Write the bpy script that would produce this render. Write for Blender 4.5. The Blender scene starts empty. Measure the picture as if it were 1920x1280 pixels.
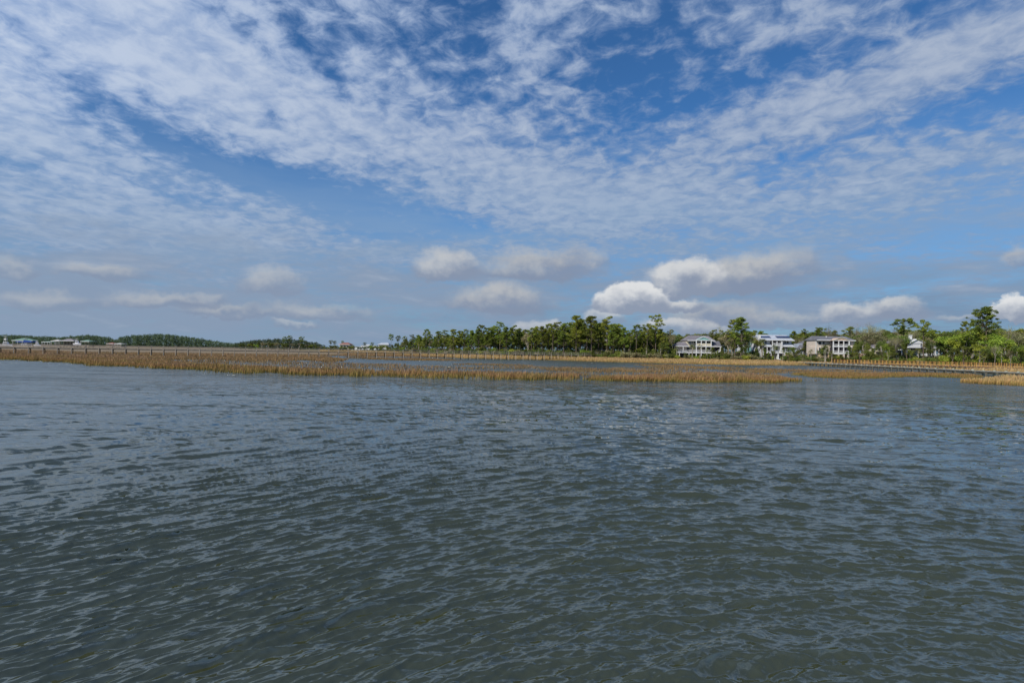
import bpy, bmesh, math, random
import numpy as np
from mathutils import Vector, Matrix
C = bpy.context.scene.collection
SC = bpy.context.scene
R = math.radians
# ---------------------------------------------------------------- camera
H = 4.2                       # eye height above the water
F = 1067.0                    # focal length in pixels of the 1920 x 1280 photograph
ROLL = R(0.95)
PITCH = math.atan(16.8 / F)
cam = bpy.data.cameras.new('camera')
cam.sensor_width = 36.0
cam.lens = 36.0 * F / 1920.0
cam.clip_start = 0.05
cam.clip_end = 30000.0
camo = bpy.data.objects.new('camera', cam); C.objects.link(camo)
fw = Vector((0, math.cos(PITCH), math.sin(PITCH)))
r0 = Vector((1, 0, 0)); u0 = r0.cross(fw)
rt = r0 * math.cos(ROLL) + u0 * math.sin(ROLL)
up = u0 * math.cos(ROLL) - r0 * math.sin(ROLL)
M = Matrix(((rt.x, up.x, -fw.x), (rt.y, up.y, -fw.y), (rt.z, up.z, -fw.z)))
camo.matrix_world = Matrix.Translation((0, 0, H)) @ M.to_4x4()
SC.camera = camo

def ray(px, py):
    return (rt * (px - 960) / F + up * (640 - py) / F + fw)
def G(px, py, z=0.0):
    d = ray(px, py); t = (z - H) / d.z
    return (d.x * t, d.y * t)
def XY(px, Y, py=655):
    """world x of photo column px at depth Y"""
    d = ray(px, py); return d.x / d.y * Y
def Z(px, py, Y):
    d = ray(px, py); return H + d.z / d.y * Y
def azel(px, py):
    d = ray(px, py).normalized()
    return math.atan2(d.x, d.y), math.asin(d.z)

# ---------------------------------------------------------------- light
SUN_AZ = R(-136)     # measured from +Y towards +X
SUN_EL = R(42)
SC.view_settings.view_transform = 'Standard'
SC.view_settings.look = 'None'
SC.view_settings.gamma = 1.0
SC.view_settings.exposure = 0.0
SC.cycles.max_bounces = 6
SC.cycles.transparent_max_bounces = 12
sun = bpy.data.lights.new('sun', 'SUN'); sun.energy = 4.2; sun.angle = R(0.5)
sun.color = (1.0, 0.94, 0.84)
suno = bpy.data.objects.new('sun', sun); C.objects.link(suno)
sd = Vector((math.sin(SUN_AZ) * math.cos(SUN_EL), math.cos(SUN_AZ) * math.cos(SUN_EL), math.sin(SUN_EL)))
suno.rotation_euler = (-sd).to_track_quat('-Z', 'Y').to_euler()

# small expression layer over shader nodes
class NT:
    def __init__(s, t): s.t = t; s.t.nodes.clear()
    def node(s, ty, **k):
        n = s.t.nodes.new(ty)
        for a, b in k.items(): setattr(n, a, b)
        return n
    def put(s, sock, v):
        if isinstance(v, bpy.types.NodeSocket): s.t.links.new(v, sock)
        elif v is not None:
            try: sock.default_value = v
            except TypeError: sock.default_value = tuple(v)
    def m(s, op, a, b=None, c=None, clamp=False):
        n = s.node('ShaderNodeMath', operation=op, use_clamp=clamp)
        s.put(n.inputs[0], a)
        if b is not None: s.put(n.inputs[1], b)
        if c is not None: s.put(n.inputs[2], c)
        return n.outputs[0]
    def v(s, op, a, b=None, sc=None):
        n = s.node('ShaderNodeVectorMath', operation=op)
        s.put(n.inputs[0], a)
        if b is not None: s.put(n.inputs[1], b)
        if sc is not None: s.put(n.inputs['Scale'], sc)
        return n.outputs['Value'] if op in ('LENGTH', 'DOT_PRODUCT', 'DISTANCE') else n.outputs['Vector']
    def xyz(s, x, y, z=0.0):
        n = s.node('ShaderNodeCombineXYZ'); s.put(n.inputs[0], x); s.put(n.inputs[1], y); s.put(n.inputs[2], z)
        return n.outputs[0]
    def sep(s, v):
        n = s.node('ShaderNodeSeparateXYZ'); s.put(n.inputs[0], v); return n.outputs
    def noise(s, v, scale=1.0, detail=4.0, rough=0.5, lac=2.0, dist=0.0, color=False, dim='3D', w=None):
        n = s.node('ShaderNodeTexNoise', noise_dimensions=dim)
        s.put(n.inputs['Vector'], v)
        if w is not None: s.put(n.inputs['W'], w)
        n.inputs['Scale'].default_value = scale; n.inputs['Detail'].default_value = detail
        n.inputs['Roughness'].default_value = rough; n.inputs['Lacunarity'].default_value = lac
        n.inputs['Distortion'].default_value = dist
        return n.outputs['Color' if color else 'Fac']
    def ss(s, v, a, b, lo=0.0, hi=1.0):
        n = s.node('ShaderNodeMapRange', interpolation_type='SMOOTHSTEP')
        s.put(n.inputs[0], v); s.put(n.inputs[1], a); s.put(n.inputs[2], b); s.put(n.inputs[3], lo); s.put(n.inputs[4], hi)
        return n.outputs[0]
    def lin(s, v, a, b, lo=0.0, hi=1.0):
        n = s.node('ShaderNodeMapRange')
        s.put(n.inputs[0], v); s.put(n.inputs[1], a); s.put(n.inputs[2], b); s.put(n.inputs[3], lo); s.put(n.inputs[4], hi)
        return n.outputs[0]
    def mix(s, f, a, b, mode='MIX'):
        n = s.node('ShaderNodeMix', data_type='RGBA', blend_type=mode)
        s.put(n.inputs[0], f)
        for i, q in ((6, a), (7, b)):
            if isinstance(q, tuple) and len(q) == 3: q = q + (1.0,)
            s.put(n.inputs[i], q)
        return n.outputs[2]
    def ramp(s, f, pts, interp='LINEAR'):
        n = s.node('ShaderNodeValToRGB'); s.put(n.inputs[0], f)
        e = n.color_ramp.elements; n.color_ramp.interpolation = interp
        while len(e) < len(pts): e.new(0.5)
        for i, (p, c) in enumerate(pts):
            e[i].position = p; e[i].color = tuple(c) + (1.0,)
        return n.outputs[0]

# ---------------------------------------------------------------- world: sky and clouds
W = bpy.data.worlds.new('World'); SC.world = W; W.use_nodes = True
n = NT(W.node_tree)
d = n.node('ShaderNodeTexCoord').outputs['Generated']
d = n.v('NORMALIZE', d)
dx, dy, dz = n.sep(d)
sky = n.node('ShaderNodeTexSky', sky_type='NISHITA', sun_disc=False)
sky.sun_elevation = SUN_EL; sky.sun_rotation = SUN_AZ
sky.air_density = 1.0; sky.dust_density = 0.15; sky.ozone_density = 5.0; sky.altitude = 0
SKY_T = (0.51, 0.92, 1.22)
skyc = n.v('SCALE', n.v('MULTIPLY', sky.outputs[0], SKY_T), sc=0.085)
az = n.m('ARCTAN2', dx, dy); el = n.m('ARCSINE', dz)
zc = n.m('MAXIMUM', dz, 0.0)
q = n.v('SCALE', n.xyz(dx, dy), sc=n.m('DIVIDE', 1.0, n.m('ADD', zc, 0.14)))
ae = n.xyz(az, el)

def blob(px, py, wx, wy, ang, amp, kind='g', src=None):
    """soft ellipse on the sky: centre and half sizes in photo pixels, angle in degrees (positive = falling to the right)"""
    a, e = azel(px, py)
    mp = n.node('ShaderNodeMapping', vector_type='TEXTURE')
    n.put(mp.inputs[0], src or ae)
    mp.inputs['Location'].default_value = (a, e, 0)
    mp.inputs['Rotation'].default_value = (0, 0, -R(ang))
    k = math.cos(a) ** 2
    mp.inputs['Scale'].default_value = (wx / F * k, wy / F * max(math.cos(a), .6), 1)
    r = n.v('LENGTH', mp.outputs[0])
    g = n.m('EXPONENT', n.m('MULTIPLY', n.m('MULTIPLY', r, r), -1.0))
    return n.m('MULTIPLY', g, amp), mp.outputs[0], r
def total(lst):
    t = lst[0]
    for k in lst[1:]: t = n.m('ADD', t, k)
    return t
warp = n.v('SCALE', n.v('SUBTRACT', n.noise(q, 1.1, 3, 0.55, color=True), (0.5, 0.5, 0.5)), sc=0.10)
aew = n.v('ADD', ae, warp)
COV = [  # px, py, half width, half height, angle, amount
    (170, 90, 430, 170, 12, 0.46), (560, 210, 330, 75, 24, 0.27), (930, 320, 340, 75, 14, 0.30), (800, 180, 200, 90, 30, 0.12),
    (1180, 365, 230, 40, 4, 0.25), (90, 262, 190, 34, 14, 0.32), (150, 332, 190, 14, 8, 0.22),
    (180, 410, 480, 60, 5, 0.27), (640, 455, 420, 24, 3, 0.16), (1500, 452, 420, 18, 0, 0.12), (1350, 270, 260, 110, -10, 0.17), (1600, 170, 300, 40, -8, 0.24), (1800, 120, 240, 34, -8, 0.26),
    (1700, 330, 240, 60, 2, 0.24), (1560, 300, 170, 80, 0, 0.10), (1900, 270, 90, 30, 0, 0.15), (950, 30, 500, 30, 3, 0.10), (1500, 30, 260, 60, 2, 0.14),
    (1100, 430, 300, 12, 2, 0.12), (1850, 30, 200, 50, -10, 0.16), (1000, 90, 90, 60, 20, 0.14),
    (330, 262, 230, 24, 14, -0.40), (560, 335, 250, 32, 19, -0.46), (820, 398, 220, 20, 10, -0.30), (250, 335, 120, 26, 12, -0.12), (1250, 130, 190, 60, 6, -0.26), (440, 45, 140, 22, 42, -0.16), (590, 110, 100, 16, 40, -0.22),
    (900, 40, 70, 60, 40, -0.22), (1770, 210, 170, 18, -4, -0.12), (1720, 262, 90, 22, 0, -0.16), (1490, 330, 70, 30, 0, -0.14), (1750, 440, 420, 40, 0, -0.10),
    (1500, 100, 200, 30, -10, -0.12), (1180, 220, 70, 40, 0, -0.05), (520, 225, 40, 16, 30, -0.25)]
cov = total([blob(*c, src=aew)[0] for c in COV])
rotm = n.node('ShaderNodeMapping'); n.put(rotm.inputs[0], q)
rotm.inputs['Rotation'].default_value = (0, 0, R(28)); rotm.inputs['Scale'].default_value = (1.0, 0.95, 1)
qa = rotm.outputs[0]
n1 = n.noise(qa, 2.6, 10, 0.60, 2.1, 0.15)            # ragged sheets
n2 = n.noise(qa, 13.0, 6, 0.60, 2.0, 0.35)             # mackerel lumps
n3 = n.noise(qa, 1.0, 3, 0.5)
base = n.m('MULTIPLY_ADD', n1, 0.95, n.m('MULTIPLY', n2, 1.15))
base = n.m('ADD', base, n.m('MULTIPLY', n3, 0.2))
dens = n.m('ADD', n.m('SUBTRACT', base, n.ss(el, R(34), R(56), 1.120, 1.55)), cov)  # unseen overhead sky cleared of cloud, to darken its reflection in the water
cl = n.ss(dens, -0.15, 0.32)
thick = n.ss(dens, 0.08, 0.62)
lump = n.m('ADD', n.m('MULTIPLY', n2, 0.7), n.m('MULTIPLY', n1, 0.3))
# sunward side of the sheet is brighter
sunv = n.v('DOT_PRODUCT', d, tuple(sd))
sb = n.ss(sunv, -0.6, 0.6, 0.82, 1.2)
ccol = n.mix(n.m('ADD', n.m('MULTIPLY', thick, 0.62), n.ss(lump, 0.40, 0.66, 0.0, 0.42)), (0.27, 0.38, 0.60), (0.52, 0.60, 0.74))
ccol = n.v('SCALE', ccol, sc=sb)
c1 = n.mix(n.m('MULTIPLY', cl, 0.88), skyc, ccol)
# low veil towards the horizon
vn = n.noise(n.xyz(n.m('MULTIPLY', az, 2.2), n.m('MULTIPLY', el, 15.0)), 1.6, 6, 0.55, dist=0.4)
veil = n.m('MULTIPLY', n.ss(el, R(23), R(4), 0.0, 0.95), n.ss(vn, 0.25, 0.66, 0.50, 1.0))
vcol = n.mix(n.ss(el, R(2), R(15)), (0.185, 0.275, 0.41), (0.25, 0.375, 0.55))
vcol = n.mix(n.ss(az, R(10), R(-42), 0.0, 0.55), vcol, (0.29, 0.38, 0.52))
c2 = n.mix(veil, c1, vcol)
# flat grey banks near the horizon
gn = n.noise(n.xyz(n.m('MULTIPLY', az, 3.0), n.m('MULTIPLY', el, 13.0)), 2.3, 8, 0.56, dist=0.3)
gband = n.m('MULTIPLY', n.ss(el, R(13), R(7)), n.ss(el, R(-1), R(2)))
gcov = n.m('ADD', gn, total([blob(*b)[0] for b in [(250, 565, 460, 60, 0, 0.20), (950, 560, 260, 60, 0, 0.08), (1420, 590, 200, 25, 0, 0.10), (1300, 470, 300, 24, 0, -0.1)]]))
gm = n.m('MULTIPLY', n.ss(gcov, 0.43, 0.66, 0.0, 0.80), gband)
c3 = n.mix(gm, c2, n.mix(n.ss(gn, 0.55, 0.8), (0.25, 0.325, 0.45), (0.40, 0.46, 0.56)))
# cumulus
cw = n.v('SUBTRACT', n.noise(n.xyz(n.m('MULTIPLY', az, 1.0), n.m('MULTIPLY', el, 1.35)), 16.0, 9, 0.60, color=True), (0.5, 0.5, 0.5))
aec = n.v('ADD', ae, n.v('MULTIPLY', cw, (0.062, 0.052, 0.0)))
vor = n.node('ShaderNodeTexVoronoi', feature='SMOOTH_F1', normalize=True); n.put(vor.inputs['Vector'], n.v('ADD', ae, n.v('SCALE', cw, sc=0.03)))
vor.inputs['Scale'].default_value = 30.0; vor.inputs['Detail'].default_value = 2.5; vor.inputs['Roughness'].default_value = 0.6; vor.inputs['Smoothness'].default_value = 0.35
puff = vor.outputs['Distance']
CUM = [ # px, base py, half width, height, whiteness, opacity
    (1188, 577, 80, 48, .88, .95), (1262, 577, 75, 24, .55, .9), (1285, 537, 88, 52, .62, .92), (1390, 531, 118, 56, .16, .9), (1480, 505, 70, 50, .05, .55),
    (842, 512, 76, 50, .34, .8), (1010, 512, 125, 44, .10, .8), (935, 576, 105, 52, .16, .8), (1080, 490, 70, 36, .02, .6),
    (1612, 598, 90, 36, .50, .8), (1700, 592, 60, 34, .45, .7), (1905, 592, 56, 46, .95, .95), (1908, 482, 42, 30, .05, .6),
    (512, 545, 66, 54, .30, .55), (300, 574, 115, 26, .16, .55), (100, 572, 125, 34, .16, .45), (380, 572, 60, 24, .2, .5), (600, 592, 110, 26, .1, .5), (440, 595, 120, 20, .05, .55),
    (1345, 600, 120, 44, .05, .75), (556, 613, 50, 14, .40, .45), (1265, 620, 70, 26, .55, .7), (1330, 628, 60, 24, .35, .7), (1810, 600, 50, 14, .3, .5),
    (1470, 604, 90, 26, .10, .6), (1015, 628, 70, 26, .5, .6), (1130, 605, 50, 24, .5, .6), (200, 520, 110, 30, .12, .5), (20, 510, 60, 26, .2, .4)]
col = c3
for (px, py, w_, h_, wh, op) in sorted(CUM, key=lambda c: c[4]):
    a, e = azel(px, py)
    k = math.cos(a) ** 2
    mp = n.node('ShaderNodeMapping', vector_type='TEXTURE'); n.put(mp.inputs[0], aec)
    mp.inputs['Location'].default_value = (a, e, 0); mp.inputs['Rotation'].default_value = (0, 0, -ROLL)
    mp.inputs['Scale'].default_value = (w_ / F * k, h_ / F * math.cos(a), 1)
    lx, ly, _ = n.sep(mp.outputs[0])
    lyy = n.m('ADD', n.m('MAXIMUM', ly, 0.0), n.m('MULTIPLY', n.m('MINIMUM', ly, 0.0), 3.2))
    rr = n.m('ADD', n.v('LENGTH', n.xyz(lx, lyy)), n.m('MULTIPLY', n.m('SUBTRACT', puff, 0.33), 0.55))
    soft = 0.10 + (1 - wh) * 0.42
    mk = n.m('MULTIPLY', n.ss(rr, 1.0 + soft * .25, 1.0 - soft), op)
    lit = n.m('ADD', n.m('MULTIPLY', ly, 1.05), n.m('MULTIPLY', lx, -0.22))
    lit = n.m('ADD', lit, n.m('MULTIPLY', n.sep(cw)[0], -1.1))
    lit = n.m('SUBTRACT', lit, n.m('MULTIPLY', n.m('SUBTRACT', puff, 0.33), 0.9)); lit = n.ss(lit, -0.05, 0.85)
    top = tuple(0.30 + (v - 0.30) * (0.35 + 0.65 * wh) for v in (0.78, 0.79, 0.80))
    bot = (0.225 + .05 * wh, 0.275 + .05 * wh, 0.385 + .04 * wh)
    col = n.mix(mk, col, n.mix(lit, bot, top))
# below the horizon: dull grey-blue (only seen by reflections)
col = n.mix(n.ss(dz, -0.002, -0.03), col, (0.10, 0.14, 0.18))
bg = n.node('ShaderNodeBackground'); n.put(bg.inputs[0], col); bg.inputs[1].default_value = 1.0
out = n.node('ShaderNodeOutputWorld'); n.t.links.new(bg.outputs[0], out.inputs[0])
W.cycles.sampling_method = 'MANUAL'; W.cycles.sample_map_resolution = 512

# ---------------------------------------------------------------- helpers
def tag(o, label=None, cat=None, group=None, kind=None):
    if label: o['label'] = label
    if cat: o['category'] = cat
    if group: o['group'] = group
    if kind: o['kind'] = kind
    return o
def mat(name, fn):
    m_ = bpy.data.materials.new(name); m_.use_nodes = True
    k = NT(m_.node_tree); o_ = k.node('ShaderNodeOutputMaterial'); b = k.node('ShaderNodeBsdfPrincipled')
    k.t.links.new(b.outputs[0], o_.inputs[0]); fn(k, b); return m_
def np_mesh(name, co, faces, smooth=False):
    """faces: (n,3) or (n,4) int array"""
    me = bpy.data.meshes.new(name)
    co = np.asarray(co, np.float32); faces = np.asarray(faces, np.int32); k = faces.shape[1]
    me.vertices.add(len(co)); me.vertices.foreach_set('co', co.ravel())
    me.loops.add(faces.size); me.loops.foreach_set('vertex_index', faces.ravel())
    me.polygons.add(len(faces)); me.polygons.foreach_set('loop_start', np.arange(0, faces.size, k, dtype=np.int32))
    try: me.polygons.foreach_set('loop_total', np.full(len(faces), k, np.int32))
    except Exception: pass
    if smooth: me.polygons.foreach_set('use_smooth', np.ones(len(faces), bool))
    me.update(); return me
def vnoise(x, y, s, seed):
    """smooth value noise 0..1"""
    rng = np.random.RandomState(seed); T = rng.rand(256, 256)
    def one(x, y):
        i = np.floor(x).astype(int); j = np.floor(y).astype(int); fx = x - i; fy = y - j
        fx = fx * fx * (3 - 2 * fx); fy = fy * fy * (3 - 2 * fy)
        g = lambda a, b: T[a % 256, b % 256]
        return (g(i, j) * (1 - fx) + g(i + 1, j) * fx) * (1 - fy) + (g(i, j + 1) * (1 - fx) + g(i + 1, j + 1) * fx) * fy
    return .55 * one(x * s, y * s) + .3 * one(x * s * 2.3 + 9, y * s * 2.3) + .15 * one(x * s * 5.1, y * s * 5.1 + 4)
# ---------------------------------------------------------------- water
def water_mat(k, b):
    g = k.node('ShaderNodeNewGeometry'); P = g.outputs['Position']; N = g.outputs['Normal']
    x, y, z = k.sep(P)
    far = k.v('LENGTH', k.xyz(x, y))
    def layer(amp, eps, sx, sy, rot, scale, detail, rough, dist=0.0):
        mp = k.node('ShaderNodeMapping'); k.put(mp.inputs[0], k.xyz(x, y))
        mp.inputs['Rotation'].default_value = (0, 0, R(rot)); mp.inputs['Scale'].default_value = (sx, sy, 1)
        q_ = mp.outputs[0]
        h0 = k.noise(q_, scale, detail, rough, 2.0, dist)
        hx = k.noise(k.v('ADD', q_, (eps, 0, 0)), scale, detail, rough, 2.0, dist)
        hy = k.noise(k.v('ADD', q_, (0, eps, 0)), scale, detail, rough, 2.0, dist)
        gx = k.m('MULTIPLY', k.m('SUBTRACT', hx, h0), amp * sx / eps); gy = k.m('MULTIPLY', k.m('SUBTRACT', hy, h0), amp * sy / eps)
        c_, s_ = math.cos(R(rot)), math.sin(R(rot))
        wx = k.m('ADD', k.m('MULTIPLY', gx, c_), k.m('MULTIPLY', gy, s_)); wy = k.m('SUBTRACT', k.m('MULTIPLY', gy, c_), k.m('MULTIPLY', gx, s_))
        return k.xyz(wx, wy)
    small = k.v('ADD', layer(WS, 0.03, 0.50, 1.0, 14, 6.5, 4.0, 0.62, 0.4), layer(WS * .35, 0.012, 0.45, 1.0, -24, 19.0, 2.0, 0.6, 0.3))
    big = k.v('ADD', layer(WB, 0.08, 0.42, 1.0, 8, 0.9, 3.0, 0.5, 0.4), layer(WB * 1.5, 0.3, 0.30, 1.0, 5, 0.22, 3.0, 0.6, 0.4))
    gust = k.ss(k.noise(k.xyz(k.m('MULTIPLY', x, .035), k.m('MULTIPLY', y, .10)), 1.0, 4, .55), .38, .62, 0.45, 1.45)
    big = k.v('SCALE', big, sc=k.m('ADD', k.ss(far, 15, 45, 0.0, 1.0), k.ss(far, 55, 130, 0.0, 0.6)))
    gr = k.v('SCALE', k.v('ADD', small, big), sc=gust)
    k.put(b.inputs['Normal'], k.v('NORMALIZE', k.v('SUBTRACT', N, gr)))
    murk = k.noise(k.xyz(x, k.m('MULTIPLY', y, .6)), 0.06, 4, 0.6)
    k.put(b.inputs['Base Color'], k.mix(murk, WCOL_A, WCOL_B))
    k.put(b.inputs['Roughness'], k.m('ADD', 0.03, k.ss(far, 20, 150, 0.0, 0.20)))
    b.inputs['IOR'].default_value = 2.4; b.inputs['Specular Tint'].default_value = (0.88, 0.97, 1.0, 1.0)
WS, WB = 0.010, 0.75
WCOL_A, WCOL_B = (0.038, 0.042, 0.013), (0.052, 0.055, 0.017)
M_water = mat('water', water_mat)

def waves(x, y, dist, dr):
    rng = np.random.RandomState(8)
    z = np.zeros_like(x); ox = np.zeros_like(x); oy = np.zeros_like(x)
    NW = 260
    lam = 0.065 * (3.2 / 0.065) ** ((np.arange(NW) + rng.rand(NW)) / NW)
    main = R(-90); yw = y - (.42 * x - 8.0 * (np.logaddexp(x / 11.0, -x / 11.0) - math.log(2))); gustn = .55 + .9 * vnoise(x * .5, y, .22, 91)
    for L in lam:
        spread = 0.50 if L < .2 else (0.24 if L < 1 else 0.36)
        th = main + rng.randn() * spread
        kx, ky = math.cos(th), math.sin(th); kk = 2 * math.pi / L
        st = 0.034 * math.exp(-(math.log(L / 0.30)) ** 2 / (2 * .52 ** 2)) + 0.0125 * math.exp(-(math.log(L / 1.4)) ** 2 / (2 * .50 ** 2)) + (0.010 if L < .3 else 0.0)
        a = st * L / (2 * math.pi) * 1.50
        ph = rng.rand() * 6.283
        fade = np.clip((L / dr - 1.6) / 1.2, 0, 1)
        idx = fade > 0
        if not idx.any(): continue
        # wandering phase makes the crests short and uneven
        t = kk * (x[idx] * kx + yw[idx] * ky) + ph + 1.0 * np.sin((x[idx] * -ky + yw[idx] * kx) * kk * .11 + ph * 3) 
        s_, c_ = np.sin(t), np.cos(t); fa = fade[idx] * a * (gustn[idx] if L < .9 else 1.0)
        z[idx] += fa * (s_ - .32 * np.sin(2 * t)); ox[idx] += fa * c_ * kx; oy[idx] += fa * c_ * ky
    return x + ox * .95, y + oy * .95, z

def build_water():
    rr = [2.5]
    while rr[-1] < 9000:
        r_ = rr[-1]; rr.append(r_ + max(0.016, r_ * r_ / (H * F * .533) * (0.5 if r_ < 130 else 4.0)))
    rr = np.array(rr); rr[-1] = 9000
    fine = np.linspace(-50, 50, 1500)
    coarse = np.linspace(50, 310, 70)[1:]
    aa = np.radians(np.concatenate([fine, coarse]))
    Rr, A = np.meshgrid(rr, aa, indexing='ij')
    x = Rr * np.sin(A); y = Rr * np.cos(A)
    dr = np.broadcast_to(np.gradient(rr)[:, None], x.shape).copy()
    dr = np.maximum(dr, Rr * np.radians(100 / 1500.) * 1.2)
    out = np.broadcast_to((np.arange(len(aa)) > 1499)[None, :], x.shape)
    dr[out] = Rr[out] * 0.065
    sh = x.shape; x, y, z = waves(x.ravel(), y.ravel(), Rr.ravel(), dr.ravel())
    nr, na = sh
    i, j = np.meshgrid(np.arange(nr - 1), np.arange(na), indexing='ij')
    a_ = i * na + j; b_ = i * na + (j + 1) % na
    f = np.stack([a_, b_, b_ + na, a_ + na], -1).reshape(-1, 4)[:, ::-1]
    co = np.stack([x, y, z], -1)
    # close the small disc under the viewer
    cidx = len(co); co = np.vstack([co, [[0, 0, 0]]])
    jj = np.arange(na); tri = np.stack([np.full(na, cidx), (jj + 1) % na, jj, jj], -1)
    me = np_mesh('water', co, f, True)
    o = bpy.data.objects.new('water', me); C.objects.link(o); me.materials.append(M_water)
    tag(o, kind='structure')
    return o
build_water()
# ---------------------------------------------------------------- mesh builder
class MB:
    def __init__(s): s.v = []; s.f = []
    def add(s, vs, fs):
        k = len(s.v); s.v += [tuple(p) for p in vs]; s.f += [tuple(i + k for i in f) for f in fs]; return s
    def box(s, x0, x1, y0, y1, z0, z1):
        x0, x1 = min(x0, x1), max(x0, x1); y0, y1 = min(y0, y1), max(y0, y1); z0, z1 = min(z0, z1), max(z0, z1)
        return s.add([(x0, y0, z0), (x1, y0, z0), (x1, y1, z0), (x0, y1, z0), (x0, y0, z1), (x1, y0, z1), (x1, y1, z1), (x0, y1, z1)],
                     [(0, 3, 2, 1), (4, 5, 6, 7), (0, 1, 5, 4), (1, 2, 6, 5), (2, 3, 7, 6), (3, 0, 4, 7)])
    def beam(s, a, b, w, h=None):
        """rectangular bar from a to b, width w (horizontal), height h"""
        h = h or w; a = Vector(a); b = Vector(b); t = (b - a)
        t.normalize(); ref = Vector((0, 0, 1)) if abs(t.z) < .9 else Vector((0, 1, 0))
        sx = t.cross(ref).normalized() * w / 2; sz = sx.normalized().cross(t).normalized() * h / 2
        vs = [p + i * sx + j * sz for p in (a, b) for i, j in ((-1, -1), (1, -1), (1, 1), (-1, 1))]
        return s.add(vs, [(0, 1, 2, 3), (7, 6, 5, 4), (0, 4, 5, 1), (1, 5, 6, 2), (2, 6, 7, 3), (3, 7, 4, 0)])
    def tube(s, pts, rad, n=7):
        rings = []; k = len(s.v); pts = [Vector(p) for p in pts]
        for i, p in enumerate(pts):
            t = (pts[min(i + 1, len(pts) - 1)] - pts[max(i - 1, 0)]).normalized()
            ref = Vector((1, 0, 0)) if abs(t.x) < .8 else Vector((0, 1, 0))
            a = t.cross(ref).normalized(); b = t.cross(a)
            r_ = rad[i] if hasattr(rad, '__len__') else rad
            for j in range(n):
                th = 2 * math.pi * j / n; s.v.append(tuple(p + (a * math.cos(th) + b * math.sin(th)) * r_))
        for i in range(len(pts) - 1):
            for j in range(n):
                q_ = k + i * n + j; w_ = k + i * n + (j + 1) % n; s.f.append((q_, w_, w_ + n, q_ + n))
        s.f.append(tuple(k + j for j in range(n))[::-1]); s.f.append(tuple(k + (len(pts) - 1) * n + j for j in range(n)))
        return s
    def prism(s, poly, y0, y1):
        """polygon in x,z extruded between y0 and y1"""
        m_ = len(poly)
        vs = [(x, y0, z) for x, z in poly] + [(x, y1, z) for x, z in poly]
        fs = [tuple(range(m_)), tuple(range(2 * m_ - 1, m_ - 1, -1))] + [(i, i + m_, (i + 1) % m_ + m_, (i + 1) % m_) for i in range(m_)]
        return s.add(vs, fs)
    def build(s, name, m_, parent=None, smooth=False, col=C):
        me = bpy.data.meshes.new(name); me.from_pydata(s.v, [], s.f); me.materials.append(m_)
        if smooth: me.polygons.foreach_set('use_smooth', [True] * len(me.polygons))
        bm = bmesh.new(); bm.from_mesh(me); bmesh.ops.recalc_face_normals(bm, faces=bm.faces); bm.to_mesh(me); bm.free()
        me.update(); o = bpy.data.objects.new(name, me); col.objects.link(o)
        if parent is not None: o.parent = parent
        return o
def empty(name, loc=(0, 0, 0), rz=0.0):
    o = bpy.data.objects.new(name, None); C.objects.link(o); o.location = loc; o.rotation_euler = (0, 0, rz); o.empty_display_size = .5
    return o
KIDS = {}
def copy_tree(o, parent=None):
    c = o.copy(); C.objects.link(c); c.parent = parent
    for ch in list(o.children): copy_tree(ch, c)
    return c

# ---------------------------------------------------------------- materials
def plain(name, colr, rough=.7, var=.25, scale=3.0, metal=0.0, spec=.4):
    def fn(k, b):
        g = k.node('ShaderNodeNewGeometry').outputs['Position']
        f = k.noise(g, scale, 5, .6)
        f = k.ss(f, .3, .7)
        lo = tuple(c * (1 - var) for c in colr); hi = tuple(min(1, c * (1 + var * .6)) for c in colr)
        k.put(b.inputs['Base Color'], k.mix(f, lo, hi))
        b.inputs['Roughness'].default_value = rough; b.inputs['Metallic'].default_value = metal
        b.inputs['Specular IOR Level'].default_value = spec
    return mat(name, fn)
def siding(name, colr, step=.2):
    def fn(k, b):
        g = k.node('ShaderNodeNewGeometry').outputs['Position']; x, y, z = k.sep(g)
        line = k.ss(k.m('FRACT', k.m('DIVIDE', z, step)), 0.0, .15, .8, 1.0)
        f = k.noise(g, 1.3, 5, .6)
        k.put(b.inputs['Base Color'], k.mix(k.m('MULTIPLY', line, k.ss(f, .2, .8, .8, 1.0)), tuple(c * .35 for c in colr), colr))
        b.inputs['Roughness'].default_value = .6
    return mat(name, fn)
def shingle(name, colr):
    def fn(k, b):
        g = k.node('ShaderNodeNewGeometry').outputs['Position']
        f = k.m('ADD', k.m('MULTIPLY', k.noise(g, 4.0, 3, .7), .5), k.m('MULTIPLY', k.noise(g, .35, 4, .6), .5))
        k.put(b.inputs['Base Color'], k.mix(k.ss(f, .3, .7), tuple(c * .6 for c in colr), tuple(c * 1.3 for c in colr)))
        b.inputs['Roughness'].default_value = .85
    return mat(name, fn)
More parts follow.
